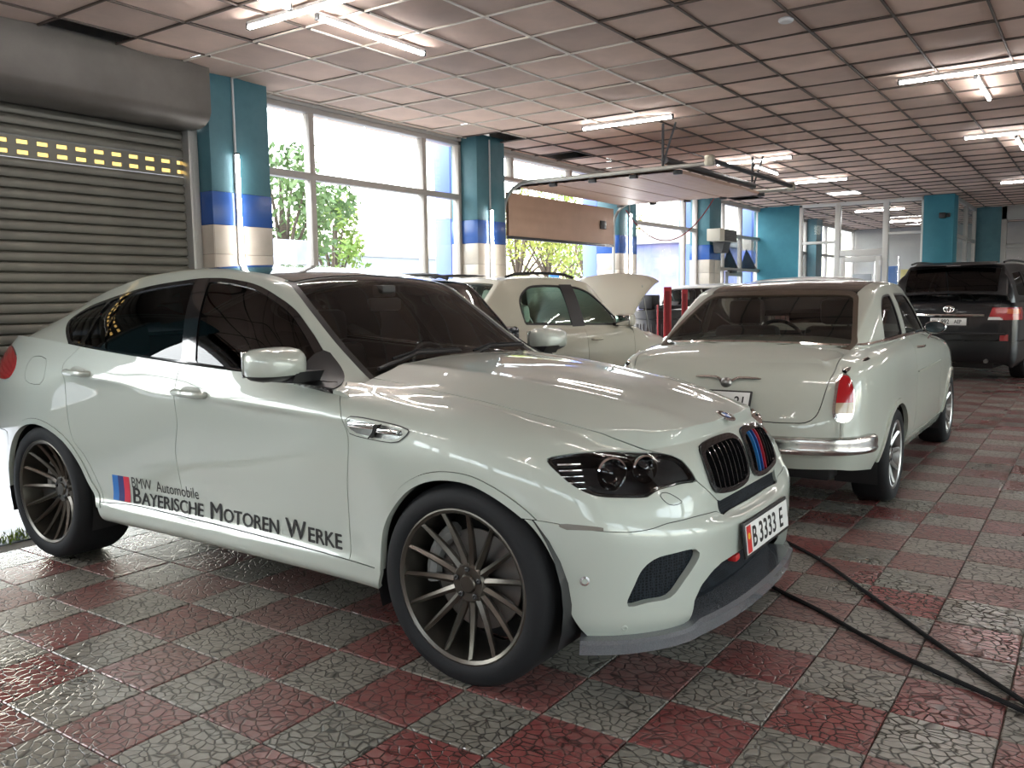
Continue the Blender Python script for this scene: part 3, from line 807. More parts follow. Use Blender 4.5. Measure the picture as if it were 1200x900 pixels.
for k, x0 in enumerate((-2.0, -.98, .12)):
    for (z0, z1) in ((.3, 2.42), (2.52, 3.1)): mesh_obj('pane', [(x0, 24.03, z0), (x0+1., 24.03, z0), (x0+1., 24.03, z1), (x0, 24.03, z1)], [(0, 1, 2, 3)], M_PANE, rw, False)
wall_box('wall_end_right', (1.3, 24.0, 0), (XR, 24.2, 3.9), M_PLASTER)
wall_box('wall_far', (XW, YF, 0), (XR, YF+.2, 3.9), M_PLASTER)
# ---- walls outside the picture: right side and behind the viewer, both with unseen windows enlarged for more daylight
def win_wall(axis, pos, a0, a1, bays, nm):
    """wall in the plane axis = pos with window bays [(from, to, z0, z1)]"""
    b = MB(); cur = a0
    def bx(lo, hi, z0, z1, m=b, t=.1):
        if axis == 0: m.box((pos-t, lo, z0), (pos+t, hi, z1))
        else: m.box((lo, pos-t, z0), (hi, pos+t, z1))
    for (p, q, z0, z1) in bays:
        bx(cur, p, 0, 3.9); bx(p, q, 0, z0); bx(p, q, z1, 3.9); cur = q
    bx(cur, a1, 0, 3.9)
    struct(b.build('wall_'+nm, M_PLASTER, smooth=False))
    for (p, q, z0, z1) in bays:
        WN[0] += 1; w = struct(bpy.data.objects.new('window_%d' % WN[0], None)); COL.objects.link(w)
        f = MB(); n = max(2, int((q-p)/1.3))
        for k in range(n+1):
            c = p+(q-p)*k/n; bx(c-.035, c+.035, z0, z1, f, .04)
        for z in (z0+.03, z1-.03, z0+(z1-z0)*.68): bx(p, q, z-.03, z+.03, f, .038)
        f.build('frame', M_FRAME, w)
        c = [(p, z0), (q, z0), (q, z1), (p, z1)]
        mesh_obj('pane', [((pos, u, z) if axis == 0 else (u, pos, z)) for u, z in c], [(0, 1, 2, 3)], M_PANE, w, False)
win_wall(0, XR, YB, YF, [(-4.6, -.9, .15, 3.25), (-.5, 3.2, .15, 3.25), (3.6, 7.3, .15, 3.25), (7.7, 11.4, .15, 3.25), (11.8, 15.5, .15, 3.25), (15.9, 19.6, .15, 3.25), (20.4, 23.6, .15, 3.25)], 'right')
win_wall(1, YB, XW, XR, [(-6.5, -3.4, .15, 3.25), (-3.0, .2, .15, 3.25), (.6, 3.2, .15, 3.25), (3.5, 5.9, .15, 3.25)], 'back')

# ---- tube lamps
M_LAMPB = mat('lamp_body', (.5, .5, .5), .4)
def tube_lamp(loc, along, label, group='ceiling tube lamps', L_=1.15, rot=None):
    t = thing('tube_lamp', label, 'lamp', loc, group=group)
    t.rotation_euler = rot or ((0, 0, 0) if along == 'x' else (0, 0, math.pi/2))
    b = MB().box((-L_/2, -.018, .012), (L_/2, .018, .04), .004); b.build('housing', M_LAMPB, t)
    MB().tube([(-L_/2+.01, 0, 0), (L_/2-.01, 0, 0)], .016, 10).build('tube', M_TUBE, t)
    e = MB().box((-L_/2-.004, -.018, -.018), (-L_/2+.014, .018, .03), .003).build('end_cap', MATS['black_plastic'], t)
    copy_obj(e, t, (L_-.01, 0, 0))
    return t
ZL = 3.385
names = {(-4.6, 4.2): 'over the roof of the white coupe car', (-4.6, 9.03): 'in front of the raised sectional door', (-4.4, 12.78): 'above the far end of the door rails', (-4.35, 15.85): 'before the glazed end wall',
         (-1.12, 8.94): 'above the bonnet end of the vintage car', (-1.02, 12.7): 'above the black car, behind the nearest lamp pair', (-1.1, 18.4): 'far back above the roof of the black car'}
for (x, y), w in names.items():
    tube_lamp((x, y, ZL), 'x', 'glowing tube lamp laid across the hall '+w)
for (x, y), w in {(-4.61, 4.91): 'just past the cross tube over the coupe', (-4.605, 3.52): 'at the top edge before the cross tube', (-4.56, 13.85): 'beside the far end of the door rails', (-1.07, 9.72): 'joined to the cross tube above the vintage car', (-1.03, 13.6): 'joined to the second cross tube at the right edge'}.items():
    tube_lamp((x, y, ZL), 'y', 'glowing tube lamp running lengthways '+w)
for (x, y) in ((-1.1, 4.2), (2.5, 4.2), (2.5, 9.0), (2.5, 12.7), (-4.6, -.6), (-1.1, -.6), (2.5, -.6), (2.5, 18.4), (-4.6, 22.5), (-4.6, 26.5)):
    tube_lamp((x, y, ZL), 'x', 'tube lamp on the ceiling outside the photo', 'tube lamps outside the photo')
for (x, y) in ((-1.1, 5.0), (2.5, 9.8), (-1.1, .3), (2.5, 5.0)):
    tube_lamp((x, y, ZL), 'y', 'tube lamp on the ceiling outside the photo', 'tube lamps outside the photo')
pl = thing('panel_lamp', 'square lit ceiling panel far back near the glazed end wall', 'lamp', (-4.46, 18.45, ZC-.01))
MB().box((-.3, -.28, 0), (.3, .28, .03)).build('frame', M_WHITE, pl, smooth=False); MB().box((-.27, -.25, -.004), (.27, .25, .0)).build('diffuser', mat('panel_glow', (1, 1, 1), .5, emit=(1, .97, .92), es=4.5), pl, smooth=False)
# upright tubes on the pillars
for (y, z0, z1, l) in ((5.14, 1.56, 2.76, 'upright glowing tube lamp on the pillar beside the roller shutter'), (9.09, 1.35, 2.55, 'upright glowing tube lamp on the pillar left of the sectional door'), (13.05, 1.58, 2.78, 'upright glowing tube lamp on the pillar right of the sectional door')):
    t = tube_lamp((-6.56, y, (z0+z1)/2), 'x', l, 'upright tube lamps on the pillars', z1-z0, (0, math.pi/2, 0))
    t.rotation_euler = Matrix(((0, 0, -1), (0, 1, 0), (1, 0, 0))).to_euler()
    cv = MB().box((z1-(z0+z1)/2+.0, -.008, .02), (ZC-(z0+z1)/2, .008, .036)).build('conduit', M_LAMPB, t, smooth=False)
# ---------------------------------------------------------------- materials shared by the cars
M_PAINT = mat('pearl_white_paint', (.43, .465, .415), .42, metal=.12, coat=1.0, spec=.4, coat_rough=.015)
M_BLACKG = mat('gloss_black', (.008, .008, .009), .08, coat=.6)
M_BLACK = mat('satin_black', (.014, .014, .015), .42)
M_RUBBER = mat('tyre_rubber', (.010, .0105, .012), .7, spec=.3, bump=(120, .2, .002))
M_CHROME = mat('chrome', (.82, .82, .82), .07, metal=1.)
M_CABIN = mat('cabin_trim', (.045, .043, .042), .6)
M_LEATHER = mat('black_leather', (.04, .038, .037), .45)
M_CARGLASS = glass_mat('car_glass', (.74, .79, .77))
M_TINT = glass_mat('tinted_glass', (.07, .075, .08))
M_LENS = glass_mat('lamp_lens', (.86, .88, .9))
M_RIM = mat('bronze_rim', (.115, .105, .09), .30, metal=.85)
M_RIMD = mat('rim_barrel', (.03, .03, .03), .4, metal=.6)
M_STEEL = mat('brake_steel', (.32, .31, .30), .35, metal=1.)
M_REDL = mat('red_lamp', (.35, .008, .012), .15, coat=.8)
M_PLATE = mat('plate_white', (.72, .72, .70), .4)
M_INK = mat('ink_black', (.012, .012, .012), .5)
M_CARBON = mat('carbon_lip', (.09, .095, .105), .25, coat=.7, noise=(220, .6, (.16, .165, .175)))
M_MESHB = mat('intake_mesh', (.004, .005, .006), .6, spec=.15)
def _mesh_pattern(m):
    nt = m.node_tree; b = nt.nodes['Principled BSDF']; c = nt.nodes.new('ShaderNodeTexCoord'); v = nt.nodes.new('ShaderNodeTexVoronoi'); v.feature = 'DISTANCE_TO_EDGE'; v.inputs['Scale'].default_value = 95; v.inputs['Randomness'].default_value = .35
    r = nt.nodes.new('ShaderNodeMapRange'); r.inputs[1].default_value = .10; r.inputs[2].default_value = .16; x = nt.nodes.new('ShaderNodeMix'); x.data_type = 'RGBA'; x.inputs[6].default_value = (.014, .018, .024, 1); x.inputs[7].default_value = (.003, .004, .005, 1)
    nt.links.new(c.outputs['Object'], v.inputs['Vector']); nt.links.new(v.outputs['Distance'], r.inputs[0]); nt.links.new(r.outputs[0], x.inputs[0]); nt.links.new(x.outputs[2], b.inputs['Base Color'])
_mesh_pattern(M_MESHB)

def Qp(p):
    """oblique view of a front corner, for outlines that wrap from the nose to the flank"""
    p = np.asarray(p, float).reshape(-1, 3)
    d = np.array([.6, .7, .39]); d /= np.linalg.norm(d)
    e1 = np.array([-d[1], d[0], 0]); e1 /= np.linalg.norm(e1); e2 = np.cross(d, e1)
    return np.stack([p@e1, p@e2], 1)
def side(p): return np.asarray(p, float)[:, [0, 2]]
def front(p): return np.asarray(p, float)[:, [1, 2]]
def top(p): return np.asarray(p, float)[:, [0, 1]]
def outl(pts, pr=None, n=4): 
    q = pr(np.array([p[:3] for p in pts])) if pr else np.array(pts)[:, :2]
    return smooth_outline([tuple(a) for a in q], n)

# ---------------------------------------------------------------- a wheel: rim, tyre, spokes, hub, brake
def wheel(parent, c, sgn, R, r_rim, w, spokes=15, dish=.045, mr=None, disc=True, sw=(.030, .017), lugs=5, name='wheel'):
    """axis along y, sgn = outward direction; c = centre of the outer rim face"""
    mr = mr or M_RIM
    W_ = bpy.data.objects.new(name, None); COL.objects.link(W_); W_.parent = parent; W_.location = c
    if sgn < 0: W_.rotation_euler = (0, 0, math.pi)      # outward is +y in wheel space
    rb = MB().lathe([(r_rim+.004, -.004), (r_rim+.006, .006), (r_rim-.004, .009), (r_rim-.016, .002), (r_rim-.022, -.03), (r_rim-.030, -w*.7), (r_rim, -w*.95)], axis=1, n=56)
    rb.build('rim', mr, W_, fix=False)
    sh = (R-r_rim)
    MB().lathe([(r_rim-.004, -.002), (r_rim+.004, .010), (r_rim+sh*.35, .016), (r_rim+sh*.72, .012), (R-.012, -.006), (R-.002, -.022), (R, -.045), (R, -w+.03), (R-.015, -w), (r_rim, -w-.004)], axis=1, n=64).build('tyre', M_RUBBER, W_, angle=50)
    MB().lathe([(r_rim-.02, -w*.9), (.03, -w*.9)], axis=1, n=24).build('barrel_back', M_RIMD, W_)
    if disc:
        dd = dish-.02
        MB().lathe([(r_rim*.62, -.10-dd), (r_rim*.66, -.095-dd), (r_rim*.66, -.085-dd), (r_rim*.30, -.082-dd), (.05, -.075-dd)], axis=1, n=40).build('brake_disc', M_STEEL, W_)
        cv = []; 
        for k in range(9):
            a = math.radians(-30+k*9); cv.append((r_rim*.70*math.sin(a)*-1, -.075-dd, r_rim*.70*math.cos(a)))
        MB().tube(cv, .032, 8).build('brake_caliper', mat('caliper_grey', (.25, .25, .24), .4), W_).rotation_euler = (0, math.radians(70), 0)
    hr = .075
    sp = MB()
    i0, i1 = hr*.8, r_rim-.010
    K = 6
    vv = []; ff = []
    for k in range(K+1):
        t = k/K; r = i0+(i1-i0)*t; wd = sw[0]+(sw[1]-sw[0])*t; y = -dish*(1-t**1.6)-.002*(t < 1)
        hgt = .030*(1-t)+.016*t
        vv += [(r, y-hgt, -wd*.42), (r, y-.006, -wd/2), (r, y+.004, 0), (r, y-.006, wd/2), (r, y-hgt, wd*.42)]
    for k in range(K):
        for a in range(4): ff.append((k*5+a, k*5+a+1, (k+1)*5+a+1, (k+1)*5+a))
    sp.add(vv, ff)
    s0 = sp.build('spoke', mr, W_, angle=20, fix=False)
    for k in range(1, spokes):
        q = copy_obj(s0, W_); q.rotation_euler = (0, 2*math.pi*k/spokes, 0)
    MB().lathe([(hr, -dish-.03), (hr, -dish-.004), (hr-.008, -dish+.004), (.036, -dish+.002), (.034, -dish+.008), (.030, -dish+.011), (0, -dish+.012)], axis=1, n=32).build('hub', mr, W_)
    if lugs:
        l0 = MB().lathe([(.011, -.002), (.011, .006), (.007, .008), (.0, .002)], axis=1, n=10).build('wheel_bolt', M_BLACK, W_)
        for k in range(lugs):
            q = l0 if k == 0 else copy_obj(l0, W_); a = 2*math.pi*k/lugs+.3; q.location = (.054*math.cos(a), -dish+.002, .054*math.sin(a))
    return W_

def on_surface(bvh, sgn, v2, f, off, name, m, parent, lift=.0015):
    """flat graphic (x, z) laid on a flank"""
    out = []
    for x, z in v2:
        h = bvh.ray_cast(Vector((x, sgn*2, z)), Vector((0, -sgn, 0)))
        y = h[0].y if h[0] else sgn*.93
        out.append((x, y+sgn*lift, z))
    return mesh_obj(name, out, f if sgn < 0 else [q[::-1] for q in f], m, parent, False)

def seat(parent, x, y, name='seat', m=None, w=.52, zb=.50, h=.62, lean=.22, head=True, flip=1):
    m = m or M_LEATHER
    s = bpy.data.objects.new(name, None); COL.objects.link(s); s.parent = parent; s.location = (x, y, zb); s.rotation_euler = (0, 0, 0 if flip > 0 else math.pi)
    MB().box((-.25, -w/2, -.12), (.28, w/2, .06), .05).build('cushion', m, s)
    b = MB().box((-.09, -w/2, 0), (.05, w/2, h), .05).build('backrest', m, s); b.location = (-.26, 0, .02); b.rotation_euler = (0, -lean, 0)
    if head:
        hd = MB().box((-.06, -.14, 0), (.06, .14, .20), .045).build('headrest', m, s); hd.location = (-.28-math.sin(lean)*h, 0, .03+h*math.cos(lean)); hd.rotation_euler = (0, -lean*.4, 0)
        MB().tube([(-.26-math.sin(lean)*h*.9, -.06, h*.9), (-.28-math.sin(lean)*h, -.06, h+.08)], .008, 6).tube([(-.26-math.sin(lean)*h*.9, .06, h*.9), (-.28-math.sin(lean)*h, .06, h+.08)], .008, 6).build('headrest_post', M_CHROME, s)
    return s
def steering(parent, c, tilt, R=.185, flip=1):
    s = bpy.data.objects.new('steering_wheel', None); COL.objects.link(s); s.parent = parent; s.location = c; s.rotation_euler = (0, tilt, 0)
    MB().tube([(0, R*math.cos(a), R*math.sin(a)) for a in np.linspace(0, 2*math.pi, 36, endpoint=False)], .017, 8, closed=True).build('wheel_rim', M_LEATHER, s)
    b = MB().box((-.02, -.07, -.055), (.03, .07, .055), .025)
    b.build('wheel_boss', M_LEATHER, s)
    for a in (0, math.pi, -math.pi/2): MB().tube([(0, .05*math.cos(a), .05*math.sin(a)), (0, R*math.cos(a), R*math.sin(a))], .014, 6).build('wheel_spoke', M_CHROME, s)
    return s

# ---------------------------------------------------------------- the white coupe SUV
def build_coupe():
    body, house, G = coupe_surfaces()
    car = thing('coupe_car', 'pearl white coupe SUV with bronze multi-spoke wheels and lettering along its doors', 'car', (-1.884, 3.335, 0))
    g = .0022
    # outlines in car coordinates (near side, mirrored for the far side)
    HL = outl([(.325, .874, .870), (.356, .836, .881), (.418, .756, .887), (.466, .676, .884), (.512, .590, .874), (.569, .515, .862), (.610, .474, .849), (.646, .454, .828), (.676, .446, .792), (.695, .445, .758), (.675, .520, .762), (.652, .594, .760), (.632, .642, .755), (.618, .682, .740), (.606, .702, .739), (.559, .759, .744), (.510, .810, .751), (.471, .839, .763), (.422, .861, .791), (.379, .873, .824)], Qp, 3)
    KID = outl([(.345, .852), (.31, .868), (.21, .879), (.09, .879), (.035, .864), (.020, .829), (.018, .775), (.024, .719), (.07, .690), (.194, .682), (.329, .697), (.360, .718), (.368, .758), (.362, .811)])
    FOG = outl([(.586, .783, .369), (.610, .767, .449), (.630, .749, .500), (.662, .712, .533), (.702, .653, .542), (.740, .562, .541), (.750, .533, .518), (.742, .552, .484), (.722, .601, .436), (.694, .656, .384), (.641, .727, .377)], Qp, 3)
    hood = [(-.70, .745, 1.11), (-.573, .722, 1.094), (-.347, .714, 1.066), (-.105, .693, 1.033), (.189, .661, .979), (.442, .600, .915), (.569, .512, .862), (.610, .476, .849), (.646, .456, .828), (.678, .448, .792), (.697, .445, .758), (.735, .339, .668), (.75, .335, .668), (.75, 0, .668), (.75, -.4, .668), (.70, -.5, .80), (.60, -.5, .95), (.3, -.5, 1.05), (-.2, -.5, 1.12), (-.74, -.5, 1.15)]
    HOOD = Qp(np.array(hood))
    zb_y = [0, .325, .337, .345, .43, .519, .643, .727, .775, .83, .879, .916, .942, 1.0]
    zb_z = [.612, .612, .620, .629, .638, .643, .644, .633, .631, .636, .647, .663, .670, .675]
    AF = outl([(-.398, .10), (-.396, .355), (-.379, .498), (-.339, .591), (-.257, .685), (-.175, .742), (-.072, .775), (.047, .777), (.133, .752), (.214, .711), (.291, .655), (.347, .585), (.397, .473), (.425, .342), (.44, .10)])
    AR = outl([(-2.42, .10), (-2.429, .374), (-2.504, .475), (-2.565, .575), (-2.657, .67), (-2.751, .724), (-2.87, .762), (-2.989, .765), (-3.11, .73), (-3.21, .66), (-3.29, .56), (-3.35, .42), (-3.37, .10)])
    f_hood = lambda p: np.minimum(sd_poly(HOOD, Qp(p)), p[:, 0]+.685)
    f_hl = lambda p: np.where(p[:, 0] > .1, sd_poly(HL, Qp(p)), -1)
    f_kid = lambda p: np.where(p[:, 0] > .5, sd_poly(KID, front(p)), -1)
    f_fog = lambda p: np.where(p[:, 0] > .3, sd_poly(FOG, Qp(p)), -1)
    f_low = lambda p: np.minimum(pchip(zb_y, zb_z, p[:, 1])-p[:, 2], p[:, 0]-.15)
    f_slot = lambda p: np.minimum(np.minimum(.337-p[:, 1], p[:, 2]-.612), np.minimum(.670-p[:, 2], p[:, 0]-.5))
    INT = np.array([(.548, .18), (.545, .348), (.515, .395), (.45, .435), (.391, .452), (.2, .462), (-.2, .465), (-.2, .18)])
    f_int = lambda p: np.where(p[:, 0] > .4, sd_poly(INT, front(p)), -1)
    f_af = lambda p: sd_poly(AF, side(p)); f_ar = lambda p: sd_poly(AR, side(p))
    f_arch = lambda p: np.maximum(f_af(p), f_ar(p))
    xA = lambda z: pchip([.30, .383, .667, .878, .985, 1.05, 1.13], [-.58, -.580, -.573, -.546, -.591, -.65, -.74], z)
    xB = lambda z: pchip([.3, .395, .526, .692, .883, 1.024, 1.13, 1.2], [-1.67, -1.689, -1.735, -1.740, -1.693, -1.698, -1.701, -1.70], z)
    xC = lambda z: pchip([.3, .388, .543, .64, .70, .775, .866, 1.012, 1.099, 1.181, 1.3], [-2.35, -2.375, -2.457, -2.53, -2.60, -2.622, -2.629, -2.632, -2.676, -2.60, -2.5], z)
    zS = lambda x: pchip([-2.6, -2.432, -2.094, -1.86, -1.397, -.937, -.571, -.40, -.2], [.365, .385, .402, .398, .393, .387, .380, .376, .37], x)
    TR = .032
    mn = lambda *a: np.minimum.reduce(a)
    X = lambda p: p[:, 0]; Z = lambda p: p[:, 2]
    def both(name, S, m=M_PAINT, th=.018, label=None):
        r = []
        for q in (S.mirror(), S):
            o = panel(name, q, m, car, th)
            if o is not None and label: o['label'] = label
            r.append(o)
        return r
    def whole(name, S, m=M_PAINT, th=.018):
        return panel(name, S.join(S.mirror()), m, car, th)
    wlen = .006
    zcut = lambda p: 10
    # --- panels
    whole('bonnet', body.clip(lambda p: al(f_hood(p)-g, -f_kid(p))))
    both('front_fender', body.clip(lambda p: al(X(p)-xA(Z(p))-g, -f_hood(p)-g, -f_hl(p)-.003, -f_low(p)-g*.6, -f_slot(p), -f_af(p)-TR, np.where(X(p) > -.38, 1, Z(p)-zS(X(p))-g))))
    both('front_door', body.clip(lambda p: al(p[:, 1]-.6, xA(Z(p))-X(p)-g, X(p)-xB(Z(p))-g, Z(p)-zS(X(p))-g)))
    both('rear_door', body.clip(lambda p: al(xB(Z(p))-X(p)-g, X(p)-xC(Z(p))-g, Z(p)-zS(X(p))-g, -f_ar(p)-TR)))
    TL = outl([(-3.39, 1.172), (-3.25, 1.130), (-3.20, 1.070), (-3.26, 1.006), (-3.42, 1.0), (-3.7, 1.0), (-4.0, 1.0), (-4.0, 1.19), (-3.6, 1.19)], None, 3)
    f_tl = lambda p: sd_poly(TL, side(p))
    yh = lambda p: p[:, 1]
    f_rb = lambda p: mn(.70-Z(p), -3.30-X(p))
    FU = outl([(-3.03, 1.133), (-2.875, 1.126), (-2.84, 1.05), (-2.862, .992), (-3.02, .997), (-3.06, 1.06)], None, 4)
    f_fu = lambda p: sd_poly(FU, side(p))
    f_hatch = lambda p: mn(-3.45-X(p), .62-yh(p), Z(p)-.70)
    whole('tailgate', body.clip(lambda p: al(f_hatch(p)-g, -f_tl(p))))
    both('rear_quarter_panel', body.clip(lambda p: al(xC(Z(p))-X(p)-g, -f_ar(p)-TR, -f_tl(p)-.003, -f_rb(p)-g, -f_hatch(p)-g, -f_fu(p)-.0015, np.where(X(p) < -2.5, 1, Z(p)-zS(X(p))-g))))
    both('fuel_flap', body.clip(lambda p: f_fu(p)-.0015))
    both('tail_lamp', body.offset(.004).clip(f_tl), M_REDL, .03)
    whole('rear_bumper', body.clip(lambda p: al(f_rb(p)-g, -f_ar(p)-TR)))
    both('sill', body.clip(lambda p: al(zS(X(p))-Z(p)-g, xS1(p), -f_arch(p)-.004)) if 0 else body.clip(lambda p: al(zS(X(p))-Z(p)-g, -X(p)-.30, X(p)+2.6, -f_af(p)-.003, -f_ar(p)-.003)))
    tr = body.offset(.004)
    both('front_wheel_arch_trim', tr.clip(lambda p: al(-f_af(p), f_af(p)+TR-.002, -f_low(p)-g, Z(p)-.30, .6-X(p), np.where(X(p) > -.38, 1, Z(p)-zS(X(p))))), th=.03)
    both('rear_wheel_arch_trim', tr.clip(lambda p: al(-f_ar(p), f_ar(p)+TR-.002, Z(p)-.36)), th=.03)
    lb = whole('front_bumper', body.clip(lambda p: al(f_low(p)-g*.6, -f_af(p)-.002, -f_fog(p), -f_int(p), -f_slot(p))), th=.035)
    # openings
    both('side_intake_mesh', body.offset(-.030).clip(lambda p: f_fog(p)+.01), M_MESHB, .004)
    whole('centre_intake_mesh', body.offset(-.075).clip(lambda p: f_int(p)+.03), M_MESHB, .004)
    whole('upper_intake_mesh', body.offset(-.012).clip(lambda p: f_slot(p)+.006), M_MESHB, .004)
    bars = MB()
    for k in range(9):                                   # horizontal bars behind the side intakes
        pass
    # kidney grilles
    for s in (1, -1):
        fr = body.offset(.010).clip(lambda p: al(f_kid(p)+.004, .016-f_kid(p)))
        kd = panel('grille_frame', fr if s > 0 else fr.mirror(), M_BLACKG, car, .03)
        bk = body.offset(-.045).clip(lambda p: f_kid(p)-.002)
        panel('grille_back', bk if s > 0 else bk.mirror(), M_BLACK, kd, .002)
        bv = BVHTree.FromPolygons([tuple(v) for v in body.v], body.f)
        cols = np.linspace(.055, .335, 8)
        for k, yk in enumerate(cols):
            zz = np.linspace(.67, .89, 25); sd = sd_poly(KID, np.stack([np.full(25, yk), zz], 1)); zz = zz[sd > .008]
            if len(zz) < 3: continue
            v = []; f = []
            for z in zz:
                h = bv.ray_cast(Vector((2, yk, float(z))), Vector((-1, 0, 0)))[0]; x = h.x
                v += [(x-.030, s*(yk-.005), z), (x+.003, s*(yk-.003), z), (x+.003, s*(yk+.003), z), (x-.030, s*(yk+.005), z)]
            for q in range(len(zz)-1):
                for a in range(3):
                    e = (q*4+a, q*4+a+1, q*4+4+a+1, q*4+4+a); f.append(e if s > 0 else e[::-1])
            mm = M_BLACKG
            if s > 0 and k in (2, 3, 4): mm = (mat('slat_blue', (.02, .16, .42), .35), mat('slat_navy', (.012, .05, .22), .35), mat('slat_red', (.38, .015, .03), .35))[k-2]
            o = mesh_obj('grille_slat', v, f, mm, kd, True, 30)
            if mm is not M_BLACKG: o['label'] = ('light blue', 'navy blue', 'red')[k-2]+' painted grille slat'
    # splitter lip
    P0 = G[:, 0]; i0 = [k for k in range(len(P0)) if P0[k, 0] > .44]
    path = np.array([(P0[k, 0], P0[k, 1]) for k in i0])
    tt = np.gradient(path, axis=0); tt[0] = [0, 1]; tt /= np.linalg.norm(tt, axis=1)[:, None]; nr = np.stack([tt[:, 1], -tt[:, 0]], 1)
    v = []; f = []
    for k in range(len(path)):
        cen = np.clip((.56-path[k, 1])/.04, 0, 1)
        a = path[k]+nr[k]*(.058+.012*cen); b = path[k]+nr[k]*(.050+.004*cen); c = path[k]-nr[k]*.06
        zt = .258+.02*cen
        v += [(c[0], c[1], zt+.004), (b[0], b[1], zt), (a[0], a[1], zt-.012), (a[0]-.004, a[1], .210+.012*cen), (c[0], c[1], .205)]
    for k in range(len(path)-1):
        for a in range(4): f.append((k*5+a+1, k*5+a, k*5+5+a, k*5+5+a+1))
    f.append(tuple(5*(len(path)-1)+a for a in range(5)))
    lip = Surf(np.array(v), f); lp = lip.join(lip.mirror())
    mesh_obj('splitter_lip', lp.v, lp.f, M_CARBON, car, True, 25)
    # headlights
    for s in (1, -1):
        S = lambda q: q if s > 0 else q.mirror()
        ln = panel('headlight', S(body.offset(-.001).clip(lambda p: f_hl(p)-.004)), M_LENS, car, .004)
        hs = body.offset(-.085).clip(lambda p: f_hl(p)+.03)
        panel('headlight_housing', S(hs), mat('lamp_housing', (.05, .05, .052), .35), ln, .002)
        bz = body.offset(-.004).clip(lambda p: al(f_hl(p)-.001, .010-f_hl(p)))
        panel('headlight_bezel', S(bz), M_BLACKG, ln, .07)
        bm_ = body.offset(-.022).clip(lambda p: al(f_hl(p)-.004, .60-p[:, 1]))
        panel('headlight_mask', S(bm_), mat('lamp_mask', (.045, .045, .046), .28), ln, .002)
        for (x, y, z, r) in ((.478, .715, .812, .058), (.548, .597, .815, .050)):
            e = MB().lathe([(r, .02), (r*1.02, .03), (r*.92, .034), (r*.86, .02), (r*.74, .0), (r*.70, -.02)], n=28).build('projector_ring', M_CHROME, ln)
            w = MB().lathe([(r*.74, -.005), (r*.6, .018), (r*.3, .03), (0, .033)], n=24).build('projector_lens', M_BLACKG, ln)
            for q in (e, w):
                q.location = (x, s*y, z); q.rotation_euler = Vector((.82, s*.52, .05)).to_track_quat('Z', 'Y').to_euler()
        for k in range(5):                               # chrome fins at the outer end
            z = .775+k*.020
            MB().box((-.045, -.028, -.003), (.035, .0, .003), .001).build('lamp_fin', M_CHROME, ln).matrix_local = Matrix.Translation((.395-.008*k+.02, s*(.835-.004*k), z)) @ Matrix.Rotation(s*math.radians(-38), 4, 'Z')
    # --- greenhouse
    DL = outl([(-2.70, 1.195), (-2.762, 1.216), (-2.85, 1.26), (-2.93, 1.31), (-2.945, 1.345), (-2.852, 1.408), (-2.618, 1.462), (-2.308, 1.514), (-1.944, 1.543), (-1.797, 1.545), (-1.664, 1.537), (-1.431, 1.499), (-1.206, 1.413), (-1.04, 1.300), (-.887, 1.185), (-.70, 1.076), (-.71, 1.05), (-.962, 1.085), (-1.713, 1.125), (-2.173, 1.155)], None, 4)
    f_dlo = lambda p: np.where(p[:, 1] > .45, sd_poly(DL, side(p)), -1)
    yw = lambda x: pchip([-1.40, -1.311, -1.014, -.771, -.55, -.3], [.55, .568, .632, .668, .70, .74], x)
    f_ws = lambda p: mn(yw(X(p))-p[:, 1], X(p)+1.345+.05*(p[:, 1]/.56)**2*-1+.03)
    f_roof = lambda p: mn(pchip([-3.0, -2.6, -2.0, -1.3], [.50, .525, .54, .543], X(p))-p[:, 1], -1.33-X(p)+.05*(p[:, 1]/.56)**2-.03, X(p)+2.62)
    f_rw = lambda p: mn(.50-p[:, 1], -2.68-X(p), X(p)+3.50)
    belt = lambda p: Z(p)-pchip([-3.8, -2.93, -2.35, -1.8, -1.2, -.7, -.4], [1.19, 1.20, 1.165, 1.128, 1.098, 1.06, 1.0], X(p))
    pil = house.clip(lambda p: al(-f_dlo(p)-.001, -f_ws(p)-.012, -f_roof(p)-.003, -f_rw(p)-.004, belt(p)+.03, -.45-X(p)+np.maximum(0, (p[:, 1]-.70))*0))
    both('roof_side_frame', pil)
    whole('roof', house.clip(lambda p: f_roof(p)-.002), M_BLACKG)
    sl = house.offset(-.004).clip(lambda p: al(.030-f_ws(p), f_ws(p)+.010, -.50-X(p)))
    whole('windscreen_seal', sl, M_BLACK, .02)
    whole('windscreen', house.offset(-.005).clip(lambda p: al(f_ws(p)-.026, -.55-X(p))), M_CARGLASS, .004)
    whole('rear_window', house.offset(-.004).clip(f_rw), M_CARGLASS, .004)
    bars = [((-2.637, 1.470), (-2.601, 1.17)), ((-2.53, 1.48), (-2.373, 1.14)), ((-1.945, 1.56), (-1.70, 1.10)), ((-1.835, 1.56), (-1.60, 1.10))]
    def xbar(k, z): (x0, z0), (x1, z1) = bars[k]; return x0+(x1-x0)*(z-z0)/(z1-z0)
    gl = .020
    pan = [('front_door_window', lambda p: mn(f_dlo(p)-gl, X(p)-xbar(3, Z(p))), M_TINT), ('rear_door_window', lambda p: mn(f_dlo(p)-gl, xbar(2, Z(p))-X(p), X(p)-xbar(1, Z(p))-.010), M_TINT),
           ('rear_door_vent_window', lambda p: mn(f_dlo(p)-gl, xbar(1, Z(p))-X(p)-.010, X(p)-xbar(0, Z(p))-.014), M_TINT), ('quarter_window', lambda p: mn(f_dlo(p)-gl, xbar(0, Z(p))-X(p)-.014), M_TINT)]
    for n, fn, m in pan: both(n, house.offset(-.006).clip(fn), m, .004)
    both('window_trim', house.clip(lambda p: al(f_dlo(p), -np.maximum.reduce([fn(p) for _, fn, _ in pan]))), M_BLACKG, .02)
